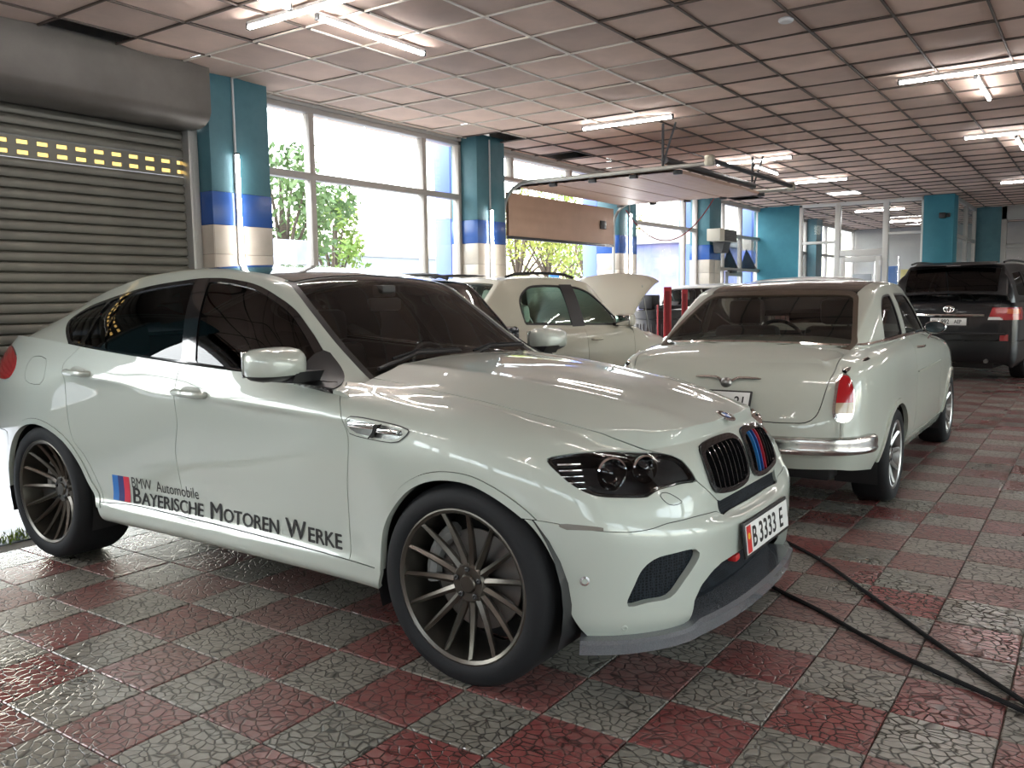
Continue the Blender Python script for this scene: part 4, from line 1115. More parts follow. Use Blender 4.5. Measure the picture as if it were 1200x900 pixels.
    for s in (1, -1):                                      # bright line under the glass
        bt = body
        xs = np.linspace(-2.70, -.72, 60); z = pchip([-2.75, -2.173, -1.713, -.962, -.70], [1.222, 1.168, 1.143, 1.102, 1.082], xs)
        hv = BVHTree.FromPolygons([tuple(v) for v in house.v], house.f); pth = []
        for x, q in zip(xs, z):
            h = hv.ray_cast(Vector((x, 2, q)), Vector((0, -1, 0)))[0]
            if h: pth.append((x, s*(h.y+.004), q))
        MB().tube(pth, .007, 6).build('belt_trim', M_BLACKG, car)
    # --- cabin
    inn = body.offset(-.06).clip(lambda p: al(-.62-X(p), X(p)+3.5, Z(p)-.35, -f_arch(p)-.03))
    whole('cabin_lining', inn, M_CABIN, .002)
    hl_ = house.offset(-.03).clip(lambda p: al(np.maximum(f_roof(p), mn(-f_dlo(p)-.01, -f_ws(p)-.03, -f_rw(p)-.02)), -.9-X(p), X(p)+3.4, belt(p)+.03))
    whole('headliner', hl_, mat('headliner_grey', (.16, .15, .14), .9), .002)
    MB().box((-3.4, -.85, .30), (-.55, .85, .36)).build('cabin_floor', M_CABIN, car, smooth=False)
    d = MB(); d.prism([(-.70, 1.085), (-.86, 1.11), (-1.02, 1.10), (-1.10, 1.04), (-1.12, .92), (-1.05, .80), (-.95, .60), (-.70, .55)], -.80, .80); d.build('dashboard', M_CABIN, car, angle=50)
    MB().prism([(-.86, 1.10), (-1.0, 1.145), (-1.06, 1.12), (-1.08, 1.05)], .20, .56).build('instrument_hood', M_CABIN, car)
    MB().box((-2.3, -.12, .36), (-1.0, .12, .72), .04).build('centre_console', M_CABIN, car)
    steering(car, (-1.20, .38, 1.0), math.radians(-25))
    for y in (-.38, .38): seat(car, -1.62, y, 'front_seat', lean=.28, h=.60, zb=.56)
    for y in (-.38, .38): seat(car, -2.55, y, 'rear_seat', lean=.35, h=.52, zb=.58)
    mr_ = MB().box((-.02, -.12, -.035), (.02, .12, .035), .02).build('rear_view_mirror', M_CABIN, car); mr_.location = (-1.23, 0, 1.40)
    MB().box((-1.27, -.05, 1.44), (-1.19, .05, 1.50), .01).build('sensor_box', M_CABIN, car)
    # cowl and wipers
    cw = MB(); n = 14; vv = []; ff = []
    for k in range(n+1):
        y = -.70+1.4*k/n; u = (y/.70)**2
        vv += [(-.625-.075*u, y, 1.128-.045*u), (-.73-.04*u, y, 1.135-.035*u), (-.80, y, 1.10)]
    for k in range(n):
        for a in range(2): ff.append((k*3+a, k*3+3+a, k*3+4+a, k*3+1+a))
    cw.add(vv, ff).build('cowl_panel', M_BLACK, car, fix=False)
    for (y0, y1) in ((-.60, .02), (.0, .58)):
        wp = MB().tube([(-.715, y0, 1.125), (-.755, (y0+y1)/2, 1.175), (-.745, y1, 1.168)], .009, 6).build('wiper', M_BLACK, car)
        MB().tube([(-.74, y0+.12, 1.162), (-.765, (y0+y1)/2, 1.186), (-.757, y1, 1.178)], .006, 5).build('wiper_blade', M_RUBBER, wp)
    # --- mirrors
    for s in (-1, 1):
        mo = bpy.data.objects.new('wing_mirror', None); COL.objects.link(mo); mo.parent = car; mo.location = (-.86, s*1.035, 1.17)
        K = 9; N = 20; vv = []; ff = []
        prof = [(-.085, .30), (-.080, .80), (-.055, .97), (-.01, 1.0), (.035, .92), (.07, .72), (.092, .42), (.10, .12)]
        for (x, q) in prof:
            for a in range(N):
                t = 2*math.pi*a/N; cy, cz = math.cos(t), math.sin(t)
                e = .55
                yy = .128*q*np.sign(cy)*abs(cy)**e; zz = .072*q*np.sign(cz)*abs(cz)**e
                vv.append((x+.02*(-s*yy/.13 if 0 else 0), yy, zz-.0))
        for k in range(len(prof)-1):
            for a in range(N): b_ = (a+1) % N; ff.append((k*N+a, k*N+b_, k*N+N+b_, k*N+N+a))
        ff += [tuple(range(N))[::-1], tuple((len(prof)-1)*N+a for a in range(N))]
        S = Surf(np.array(vv), ff)
        o = panel('mirror_cap', S.clip(lambda p: p[:, 2]+.040-.0*p[:, 1]), M_PAINT, mo, .004)
        o = panel('mirror_base', S.offset(-.003).clip(lambda p: -.041-p[:, 2]), M_BLACK, mo, .004)
        MB().box((-.088, -.11, -.05), (-.080, .11, .055), .003).build('mirror_glass', M_CHROME, mo)
        mb = MB()
        mb.prism([(-.06, -.075), (.06, -.075), (.09, -.03), (-.03, -.035)], -s*.02, -s*.17)
        mb.build('mirror_arm', M_BLACK, mo, fix=True)
        SLP = np.array([(-.95, 1.04), (-.62, 1.03), (-.70, 1.085), (-.86, 1.185), (-.905, 1.215), (-.93, 1.20)])
        q = house.offset(.006).clip(lambda p: np.where(p[:, 1] > .5, sd_poly(SLP, side(p)), -1))
        panel('mirror_sail', q if s > 0 else q.mirror(), M_BLACK, car, .012)
    # --- handles
    hb = BVHTree.FromPolygons([tuple(v) for v in body.v], body.f)
    for s in (-1, 1):
        for (xa, xb_, z) in ((-1.695, -1.455, 1.008), (-2.62, -2.40, 1.068)):
            yy = hb.ray_cast(Vector(((xa+xb_)/2, 2, z)), Vector((0, -1, 0)))[0].y
            pts = [(xa, s*(yy-.004), z), (xa+.02, s*(yy+.022), z), ((xa+xb_)/2, s*(yy+.032), z-.001), (xb_-.03, s*(yy+.026), z-.002), (xb_, s*(yy-.004), z-.004)]
            MB().tube(catmull(pts, 4), [.012]+[.016]*15+[.012], 8).build('door_handle', M_PAINT, car)
            cup = MB().lathe([(.034, .0), (.030, .0015), (0, .002)], n=18).build('handle_cup_shade', mat('paint_shadow_recess', (.30, .31, .27), .4), car)  # disc in a darker paint tone stands for the shade behind the handle
            cup.location = ((xa+xb_)/2, s*(yy+.001), z+.006); cup.rotation_euler = (-s*math.pi/2, 0, 0); cup.scale = (2.2, .8, 1)
    # --- side vents
    VN = outl([(-.538, .971), (-.322, .958), (-.240, .945), (-.226, .935), (-.256, .906), (-.306, .893), (-.50, .902), (-.535, .915)], None, 3)
    fv = lambda p: np.where(p[:, 1] > .7, sd_poly(VN, side(p)), -1)
    for s in (-1, 1):
        S = lambda q: q if s > 0 else q.mirror()
        vf = panel('side_vent', S(body.offset(.006).clip(lambda p: al(fv(p), .009-fv(p)))), M_PAINT, car, .02)
        panel('vent_outline', S(body.offset(.004).clip(lambda p: al(fv(p)+.004, .001-fv(p)))), M_BLACK, vf, .002)
        panel('vent_recess', S(body.offset(.0025).clip(lambda p: fv(p)-.006)), mat('vent_silver', (.30, .31, .30), .25, metal=.7), vf, .002)
        yy = .985
        MB().box((-.520, s*.955, .936), (-.36, s*.992, .955), .004).build('vent_bar', M_CHROME, vf)
        MB().box((-.375, s*.960, .925), (-.262, s*.994, .941), .004).build('vent_bar', M_CHROME, vf)
        MB().prism([(-.375, .955), (-.350, .958), (-.365, .935), (-.385, .905), (-.41, .90), (-.385, .925)], s*.975, s*.996).build('vent_badge', M_BLACKG, vf, fix=True)
    # --- roundel
    rd = bpy.data.objects.new('roundel', None); COL.objects.link(rd); rd.parent = car
    h = hb.ray_cast(Vector((.636, .0001, 2)), Vector((0, 0, -1))); nrm = Vector((h[1].x, 0, h[1].z)).normalized()
    rd.location = Vector((.636, 0, h[0].z))+nrm*.003; rd.rotation_euler = nrm.to_track_quat('Z', 'Y').to_euler()
    MB().lathe([(.041, -.003), (.041, .003), (.038, .005), (.036, .004)], n=32).build('ring', M_CHROME, rd)
    MB().lathe([(.036, .0035), (.022, .004)], n=32).build('black_ring', M_BLACKG, rd)
    for k in range(4):
        v = [(0, 0, .0042)]+[(.022*math.cos(k*math.pi/2+a), .022*math.sin(k*math.pi/2+a), .0042) for a in np.linspace(0, math.pi/2, 7)]
        mesh_obj('quadrant', v, [(0,)+(i, i+1) for i in range(1, 7)], mat('badge_blue', (.02, .12, .42), .3) if k % 2 == 0 else M_PLATE, rd, False)
    for k, ch in enumerate('BMW'):
        v, f = text_mesh(ch, .013, .0004); a = math.radians(90-(k-1)*38)
        c = v.mean(0); v = v-c; 
        R_ = np.array([[math.cos(a-math.pi/2), -math.sin(a-math.pi/2)], [math.sin(a-math.pi/2), math.cos(a-math.pi/2)]])
        v = v@R_.T+np.array([.029*math.cos(a), .029*math.sin(a)])
        v = np.stack([v[:, 0], v[:, 1]], 1)
        q = Matrix.Rotation(-math.pi/2, 2)
        mesh_obj('badge_letter', [(y_, -x_, .0046) for x_, y_ in v], f, M_PLATE, rd, False)
    # --- number plate
    def plate(parent, loc, rot, w, h, parts, strip=None, border=True):
        pt = bpy.data.objects.new('number_plate', None); COL.objects.link(pt); pt.parent = parent; pt.location = loc; pt.rotation_euler = rot
        MB().box((-.012, -w/2-.012, -h/2-.014), (0, w/2+.012, h/2+.012), .004).build('plate_holder', M_BLACK, pt)
        MB().box((0, -w/2, -h/2), (.003, w/2, h/2), .001).build('plate_sheet', M_PLATE, pt)
        if strip:
            MB().box((.003, -w/2+.004, -h/2+.004), (.0036, -w/2+.05, h/2-.004)).build('plate_strip', mat('plate_red', (.55, .02, .015), .4), pt, smooth=False)
            MB().lathe([(.013, .0002), (.0, .0006)], n=16).build('sun_mark', mat('plate_yellow', (.75, .45, .03), .4), pt).matrix_local = Matrix.Translation((.0037, -w/2+.027, .012)) @ Matrix.Rotation(math.pi/2, 4, 'Y')
        for txt, y, z, size, sx in parts:
            v, f = text_mesh(txt, size, size*.018, sx)
            mesh_obj('plate_text', [(.0042, y+a, z+b) for a, b in v], f, M_INK, pt, False)
        return pt
    build_coupe.plate = plate
    plate(car, (.818, -.005, .505), (0, math.radians(-6), 0), .50, .112, [('B', -.190, -.038, .112, .85), ('3333', -.115, -.038, .112, .95), ('E', .135, -.038, .112, .85)], True)
    # --- small front details
    def ring_on(p, r, name, m1, m2):
        d = Vector((-1.0*0+.0, 0, 0))
    for s in (-1, 1):
        for (x, y, z, r, m1) in ((.472, .873, .465, .017, M_CHROME), (.576, .779, .289, .011, M_PAINT)):
            nn = Vector((.62, s*.78, 0)).normalized()
            h = hb.ray_cast(Vector((x, y, z))+Vector((.62, .78, 0))*.3, -Vector((.62, .78, 0)).normalized())[0] or Vector((x, y, z))
            o = MB().lathe([(r, 0), (r, .004), (r*.6, .005), (r*.5, -.002), (0, -.002)], n=18).build('parking_sensor', m1, car)
            o.location = (h.x, s*h.y, h.z); o.rotation_euler = nn.to_track_quat('Z', 'Y').to_euler()
        ws = [(.643, .639, .741), (.658, .607, .742), (.692, .560, .705), (.687, .585, .699), (.674, .617, .702), (.658, .635, .718)]
        WS = outl(ws, Qp, 3); fw_ = lambda p: np.where(p[:, 0] > .3, sd_poly(WS, Qp(p)), -1)
        q = body.offset(.0012).clip(lambda p: al(fw_(p)+.0015, .0012-fw_(p)))
        panel('washer_cover_line', q if s > 0 else q.mirror(), M_BLACK, car, .001)
        rf = [(.380, .915, .664), (.513, .845, .652), (.528, .835, .648), (.538, .830, .637), (.408, .905, .641)]
        RF = Qp(np.array(rf)); fr_ = lambda p: np.where(p[:, 0] > .2, sd_poly(RF, Qp(p)), -1)
        q = body.offset(.002).clip(lambda p: fr_(p)); panel('side_marker', q if s > 0 else q.mirror(), mat('marker_grey', (.16, .15, .13), .15, coat=.5), car, .004)
    MB().box((.70, -.17, .385), (.75, -.12, .415), .01).build('tow_hook', mat('tow_red', (.5, .02, .02), .4), car)
    # --- lettering on the flank
    bvm = BVHTree.FromPolygons([tuple(v) for v in body.mirror().v], body.mirror().f)
    zt = .412
    for k, (c, n) in enumerate((((.02, .16, .50), 'stripe_blue'), ((.02, .03, .16), 'stripe_navy'), ((.60, .02, .05), 'stripe_red'))):
        x0 = -2.298+k*.047; v = [(x0+.047*a/3, zt+.132*b/4) for b in range(5) for a in range(4)]
        f = [(b*4+a, b*4+a+1, b*4+a+5, b*4+a+4) for b in range(4) for a in range(3)]
        on_surface(bvm, -1, v, f, 0, 'flank_stripe', mat(n, c, .4), car)
    def line(txts, x, z, xend, sx):
        items = []; cx = 0
        for t, sz, bold in txts:
            if t == ' ': cx += sz; continue
            v, f = text_mesh(t, sz, 0, sx); w = v[:, 0].max(); items.append((v+[cx, 0], f, t, bold)); cx += w+sz*.085
        k = (xend-x)/cx
        for v, f, t, b in items:
            v = np.stack([x+v[:, 0]*k, z+v[:, 1]], 1)
            if b:
                n = len(v); v = np.concatenate([v+[-b, 0], v+[b, 0], v+[0, b*.6], v+[0, -b*.6]]); f = [tuple(i+n*q for i in h) for q in range(4) for h in f]
            on_surface(bvm, -1, v, f, 0, 'door_lettering', M_INK, car)
    line([('BMW', .078, 0), (' ', .035, 0), ('Automobile', .078, 0)], -2.143, .494, -1.60, 1.0)
    line([('B', .118, .0028), ('AYERISCHE', .090, .0028), (' ', .05, 0), ('M', .118, .0028), ('OTOREN', .090, .0028), (' ', .05, 0), ('W', .118, .0028), ('ERKE', .090, .0028)], -2.140, .413, -.625, 1.25)
    # --- wheels, liners, underbody
    MB().box((-3.75, -.78, .22), (.45, .78, .33), .02).build('underbody', M_BLACK, car)
    MB().box((.30, -.48, .30), (.50, .48, .66), .02).build('front_structure', M_BLACK, car)
    for s in (-1, 1):
        for (x, R_, lx) in ((0, .43, 1), (-2.933, .45, 1)):
            ln = MB(); arc = [(x+R_*math.cos(a), .37+R_*math.sin(a)) for a in np.linspace(-.35, math.pi+.35, 22)]
            vv = [(p[0], s*.62, p[1]) for p in arc]+[(p[0], s*.945, p[1]) for p in arc]; n = len(arc)
            ln.add(vv, [(k, k+1, n+k+1, n+k) for k in range(n-1)]); ln.add([(p[0], s*.62, p[1]) for p in arc], [tuple(range(n))])
            ln.build('wheel_liner', M_BLACK, car)
        w1 = wheel(car, (0, s*.955, .380), s, .380, .290, .27, 15, .045)
        w2 = wheel(car, (-2.933, s*.955, .380), s, .380, .290, .30, 15, .085)
    return car
COUPE = build_coupe()
# ---------------------------------------------------------------- the vintage sedan
M_PAINT2 = mat('cream_white_paint', (.46, .49, .43), .42, metal=.05, coat=1., spec=.4, coat_rough=.02)
M_SILVER = mat('silver_rim', (.42, .42, .41), .28, metal=.9)
def build_sedan():
    body, house, G = sedan_surfaces()
    car = thing('vintage_sedan', 'white vintage sedan seen from behind with red tail lamp, chrome bumper and winged boot badge', 'car', (-2.0, 6.2, 0), -math.pi/2+.0125)
    mn = lambda *a: np.minimum.reduce(a); X = lambda p: p[:, 0]; Z = lambda p: p[:, 2]; Yv = lambda p: p[:, 1]
    g = .0025
    def both(name, S, m=M_PAINT2, th=.018):
        for q in (S.mirror(), S): panel(name, q, m, car, th)
    def whole(name, S, m=M_PAINT2, th=.018): return panel(name, S.join(S.mirror()), m, car, th)
    # boot lid outline seen from behind and above
    def Rp(p):
        p = np.asarray(p, float).reshape(-1, 3); return np.stack([p[:, 1], p[:, 2]*.75-p[:, 0]*.66], 1)
    lid = [(1.085, -.5, .650), (1.078, .274, .650), (1.052, .473, .648), (1.034, .550, .655), (1.009, .601, .692), (.976, .626, .767), (.90, .648, .900), (.831, .668, .960), (.70, .672, 1.02), (.60, .655, 1.045), (.545, .60, 1.06), (.50, .43, 1.075), (.475, .17, 1.090), (.47, -.5, 1.09)]
    LID = smooth_outline([tuple(a) for a in Rp(np.array(lid))], 3)
    f_lid = lambda p: np.where((X(p) > .3), sd_poly(LID, Rp(p)), -1)
    f_ar = lambda p: np.maximum(sd_poly(outl([(.42*math.cos(a), .30+.375*math.sin(a)) for a in np.linspace(-.5, math.pi+.5, 14)], None, 2), side(p)), sd_poly(outl([(-2.7+.42*math.cos(a), .30+.385*math.sin(a)) for a in np.linspace(-.5, math.pi+.5, 14)], None, 2), side(p)))
    whole('boot_lid', body.clip(lambda p: f_lid(p)-g))
    xd = -.74; xf = -1.88
    cab = lambda p: np.where(X(p) > -1.95, 1, 1)
    deck_f = lambda p: mn(-2.05-X(p), .66-Yv(p), Z(p)-.90)
    both('rear_wing', body.clip(lambda p: al(-f_lid(p)-g, X(p)-xd-g, -f_ar(p)-.03, np.where(X(p) > -.45, 1, Z(p)-.36))))
    both('rear_door', body.clip(lambda p: al(xd-X(p)-g, X(p)+1.30+g, Z(p)-.36, -f_ar(p)-.03)))
    both('front_door', body.clip(lambda p: al(-1.30-X(p)-g, X(p)-xf-g, Z(p)-.36)))
    both('front_wing', body.clip(lambda p: al(xf-X(p)-g, -f_ar(p)-.03)))
    both('sill', body.offset(.004).clip(lambda p: al(.355-Z(p), -.38-X(p), X(p)+2.34, -f_ar(p)-.004)))
    both('wheel_arch_lip', body.offset(.014).clip(lambda p: al(-f_ar(p), f_ar(p)+.034, Z(p)-.34, X(p)+1.5)), th=.03)
    both('front_wheel_arch_lip', body.offset(.014).clip(lambda p: al(-f_ar(p), f_ar(p)+.034, Z(p)-.34, -1.5-X(p))), th=.03)
    # bonnet closing the nose
    n = 16; xs = np.linspace(-1.90, -3.34, n); rows = []
    for x in xs:
        yy = np.linspace(0, 1, 8); w = float(pchip([-3.34, -3.2, -2.7, -1.9], [.35, .55, .68, .76], x)); zc = float(pchip([-3.34, -3.0, -2.4, -1.9], [.92, 1.00, 1.06, 1.09], x)); ze = float(pchip([-3.34, -3.0, -2.4, -1.9], [.90, .955, 1.02, 1.06], x))
        rows.append([(x, w*t, zc+(ze-zc)*t**2.2) for t in yy])
    bn = grid(np.array(rows), flip=True)
    if bn.n[0][2] < 0: bn = grid(np.array(rows))
    whole('bonnet', bn.fix_center())
    # greenhouse
    RW = outl([(-.3, 1.432), (0, 1.432), (.42, 1.428), (.535, 1.408), (.58, 1.33), (.655, 1.13), (.66, 1.09), (.60, 1.05), (.3, 1.04), (-.3, 1.04)], None, 3)
    f_rw = lambda p: np.where(X(p) > -.42, sd_poly(RW, front(p)), -1)
    WS = outl([(-.3, 1.42), (0, 1.42), (.50, 1.41), (.56, 1.36), (.63, 1.15), (.62, 1.05), (-.3, 1.05)], None, 3)
    f_ws = lambda p: np.where(X(p) < -1.35, sd_poly(WS, front(p)), -1)
    QW = [(-.10, 1.10), (-.17, 1.24), (-.30, 1.345), (-.44, 1.40), (-.66, 1.412), (-.66, 1.10)]
    FW = [(-.79, 1.10), (-.79, 1.415), (-1.25, 1.41), (-1.36, 1.36), (-1.66, 1.10)]
    QW = smooth_outline([(a, b) if k in (1, 2, 3) else (a, b, 1) for k, (a, b) in enumerate(QW)], 4); FW = smooth_outline([(a, b) if k in (2, 3) else (a, b, 1) for k, (a, b) in enumerate(FW)], 4)
    sideq = lambda p: Yv(p) > .5
    f_q = lambda p: np.where(sideq(p), sd_poly(QW, side(p)), -1); f_f = lambda p: np.where(sideq(p), sd_poly(FW, side(p)), -1)
    f_roof = lambda p: mn(pchip([-1.6, -1.2, -.6, -.3], [.57, .565, .56, .55], X(p))-Yv(p), -.25-X(p)+.0, X(p)+1.44, Z(p)-1.40, -f_rw(p)-.012, -f_ws(p)-.012)
    both('roof_side', house.clip(lambda p: al(-f_rw(p)-.012, -f_ws(p)-.012, -f_q(p), -f_f(p), -f_roof(p)-.002, Z(p)-1.0)))
    whole('roof', house.clip(lambda p: f_roof(p)-.001), mat('roof_black', (.02, .018, .017), .16, coat=.8))
    whole('rear_window_seal', house.offset(.006).clip(lambda p: al(f_rw(p)+.014, .016-f_rw(p), Z(p)-1.0)), mat('seal_brown', (.10, .075, .055), .35, metal=.3), .02)
    whole('rear_window', house.offset(-.004).clip(lambda p: f_rw(p)-.012), glass_mat('clear_car_glass', (.80, .82, .80)), .003)
    whole('windscreen', house.offset(-.004).clip(lambda p: f_ws(p)), MATS['clear_car_glass'], .003)
    for nm, ff in (('quarter_window', f_q), ('front_door_window', f_f)):
        both(nm, house.offset(-.010).clip(lambda p: ff(p)-.012), glass_mat('smoked_glass', (.30, .33, .33)), .003)
        both('window_channel', house.offset(-.003).clip(lambda p: al(ff(p), .014-ff(p))), M_BLACK, .012)
    # chrome line round the base of the glass
    for s in (-1, 1):
        pts = [(.475, 0, 1.101), (.468, .25, 1.097), (.44, .45, 1.089), (.36, .62, 1.082), (.25, .715, 1.084), (.0, .782, 1.098), (-.4, .815, 1.110), (-1.0, .826, 1.112), (-1.6, .815, 1.100)]
        MB().tube(catmull([(a, s*b, c) for a, b, c in pts], 4), .013, 6).build('belt_chrome', M_CHROME, car)
        # tail lamp
        tl = thing_part('tail_lamp', car)
        LP = outl([(.854, .727, .928), (.859, .758, .881), (.881, .778, .781), (.905, .776, .690), (.941, .745, .663), (.967, .703, .679), (.962, .690, .734), (.912, .690, .857), (.874, .700, .915)], Qp, 3)
        fl = lambda p: np.where(X(p) > .5, sd_poly(LP, Qp(p)), -1)
        S = lambda q: q if s > 0 else q.mirror()
        panel('lamp_red', S(body.offset(.020).clip(lambda p: al(fl(p), Z(p)-.775))), M_REDL, tl, .03)
        panel('lamp_clear', S(body.offset(.020).clip(lambda p: al(fl(p), .775-Z(p), Z(p)-.712))), mat('lamp_amber_clear', (.42, .33, .22), .2, coat=.6), tl, .03)
        panel('lamp_reflector', S(body.offset(.020).clip(lambda p: al(fl(p), .712-Z(p)))), mat('lamp_chrome_base', (.6, .6, .6), .15, metal=.9), tl, .03)
        panel('lamp_bezel', S(body.offset(.012).clip(lambda p: al(fl(p)+.012, .002-fl(p)))), M_CHROME, tl, .02)
        MB().tube([(.846, s*.722, .952), (.75, s*.748, .974), (.62, s*.775, .996), (.522, s*.797, 1.012)], [.016, .012, .010, .006], 6).build('fin_strip', M_BLACKG, car)
        MB().tube([(.85, s*.716, .962), (.75, s*.740, .986), (.62, s*.767, 1.006), (.522, s*.789, 1.020)], .006, 6).build('fin_chrome', M_CHROME, car)
        MB().tube([(.985, s*.745, .66), (.985, s*.745, .575)], .012, 6).build('lamp_trail', M_PAINT2, car)
        # handles, mirror, side crease shade
        MB().tube(catmull([(-.80, s*.872, 1.012), (-.82, s*.905, 1.016), (-.93, s*.905, 1.016), (-.96, s*.885, 1.012)], 3), .010, 6).build('door_handle', M_CHROME, car)
        MB().tube([(x, s*.8985, z) for x, z in ((-.75, .832), (-1.3, .838), (-1.88, .842))], .005, 5).build('side_crease_shade', mat('paint_shadow_recess', (.30, .31, .27), .4), car)  # thin darker tube paints the shade line along the doors
        mo = thing_part('wing_mirror', car); mo.location = (-1.47, s*.90, 1.135)
        MB().lathe([(.02, -.02), (.055, -.012), (.06, 0), (.055, .012)], axis=0, n=20).build('mirror_shell', M_CHROME, mo).scale = (1, 1.4, .85)
        MB().lathe([(.05, .012), (0, .013)], axis=0, n=20).build('mirror_glass', mat('mirror_dark', (.05, .07, .08), .05, metal=.6), mo).scale = (1, 1.4, .85)
        MB().tube([(-.01, -s*.02, -.03), (-.02, -s*.06, -.10)], .010, 6).build('mirror_stalk', M_CHROME, mo)
    # bumper
    P2 = G[:, 2*6]; k0 = [k for k in range(len(P2)) if P2[k, 0] > .66]; path = P2[k0][:, :2]
    t = np.gradient(path, axis=0); t[0] = [0, 1]; t /= np.linalg.norm(t, axis=1)[:, None]; nr = np.stack([t[:, 1], -t[:, 0]], 1)
    prof = [(.0, .568), (.045, .572), (.066, .560), (.072, .535), (.068, .508), (.075, .490), (.060, .468), (.0, .462)]
    v = []; f = []; K = len(prof)
    for i in range(len(path)):
        e = min(1, (len(path)-1-i)/3+.55)
        for (o, z) in prof: q = path[i]+nr[i]*o*e; v.append((q[0], q[1], .515+(z-.515)*min(1, e+.15)))
    for i in range(len(path)-1):
        for a in range(K-1): f.append((i*K+a, i*K+K+a, i*K+K+a+1, i*K+a+1))
    f.append(tuple((len(path)-1)*K+a for a in range(K)))
    S = Surf(np.array(v), [q[::-1] for q in f]); S = S.join(S.mirror()); mesh_obj('rear_bumper', S.v, S.f, mat('worn_chrome', (.55, .54, .52), .18, metal=.95, noise=(9, .6, (.30, .29, .28))), car, True, 40)
    # badge: wings either side of a round boss
    bv = BVHTree.FromPolygons([tuple(p) for p in body.join(body.mirror()).v], body.join(body.mirror()).f)
    def hit(y, z): h = bv.ray_cast(Vector((2, y, z)), Vector((-1, 0, 0))); return h[0].x
    bd = thing_part('winged_badge', car)
    for s in (-1, 1):
        pts = [(.035, .878), (.055, .893), (.075, .900), (.12, .901), (.18, .900), (.212, .899)]
        MB().tube([(hit(s*y+.04, z)+.014, s*y+.04, z) for y, z in pts], [.012, .010, .009, .009, .008, .004], 8).build('badge_wing', M_CHROME, bd)
    MB().lathe([(.036, 0), (.036, .012), (.026, .024), (.012, .029), (0, .030)], axis=0, n=20).build('badge_boss', M_STEEL, bd).location = (hit(.04, .868), .04, .868)
    pl = build_coupe.plate(car, (hit(0, .765)+.030, -.045, .768), (0, math.radians(-27), 0), .52, .112, [('21', .165, -.034, .088, .85)], False)
    # cabin
    MB().box((-2.0, -.80, .30), (.3, .80, .36)).build('cabin_floor', M_CABIN, car, smooth=False)
    whole('cabin_lining', body.offset(-.05).clip(lambda p: al(.2-X(p), X(p)+2.0, Z(p)-.34, -f_ar(p)-.03)), M_CABIN, .002)
    whole('headliner', house.offset(-.025).clip(lambda p: al(-f_rw(p)-.02, -f_ws(p)-.02, -f_q(p)-.01, -f_f(p)-.01, Z(p)-1.10)), mat('headliner_grey', (.06, .058, .055), .9), .002)
    MB().box((-.05, -.74, .95), (.42, .74, 1.05), .02).build('parcel_shelf', mat('shelf_grey', (.16, .15, .14), .9), car)
    for y in (-.36, .36):
        s = seat(car, -.95, y, 'front_seat', lean=.15, h=.56, zb=.60, flip=-1)
    MB().box((-.25, -.62, .62), (.05, .62, 1.04), .06).build('rear_backrest', M_LEATHER, car)
    MB().prism([(-1.62, 1.09), (-1.78, 1.06), (-1.9, .7), (-1.55, .75)], -.74, .74).build('dashboard', M_CABIN, car, fix=True)
    steering(car, (-1.50, -.36, 1.0), math.radians(25), .20)
    MB().tube([(.30, -.35, 1.066), (.28, -.1, 1.075), (.30, .12, 1.066)], .014, 6).build('shelf_cloth', mat('shelf_cloth_beige', (.30, .27, .20), .9), car)
    # chassis, wheels
    MB().box((-3.3, -.60, .22), (.62, .60, .38), .02).build('underbody', M_BLACK, car)
    MB().box((.55, -.56, .42), (.96, .56, .62), .02).build('boot_floor', M_BLACK, car)
    for s in (-1, 1):
        for x in (0, -2.7):
            arc = [(x+.44*math.cos(a), .33+.42*math.sin(a)) for a in np.linspace(-.35, math.pi+.35, 18)]; n = len(arc)
            MB().add([(p[0], s*.58, p[1]) for p in arc]+[(p[0], s*.85, p[1]) for p in arc], [(k, k+1, n+k+1, n+k) for k in range(n-1)]).add([(p[0], s*.58, p[1]) for p in arc], [tuple(range(n))]).build('wheel_liner', M_BLACK, car)
        wheel(car, (0, s*.872, .325), s, .325, .235, .22, 10, .03, M_SILVER, True, (.045, .03))
        wheel(car, (-2.7, s*.872, .325), s, .325, .235, .22, 10, .03, M_SILVER, True, (.045, .03))
    return car
def thing_part(name, parent):
    o = bpy.data.objects.new(name, None); COL.objects.link(o); o.parent = parent; return o
SEDAN = build_sedan()

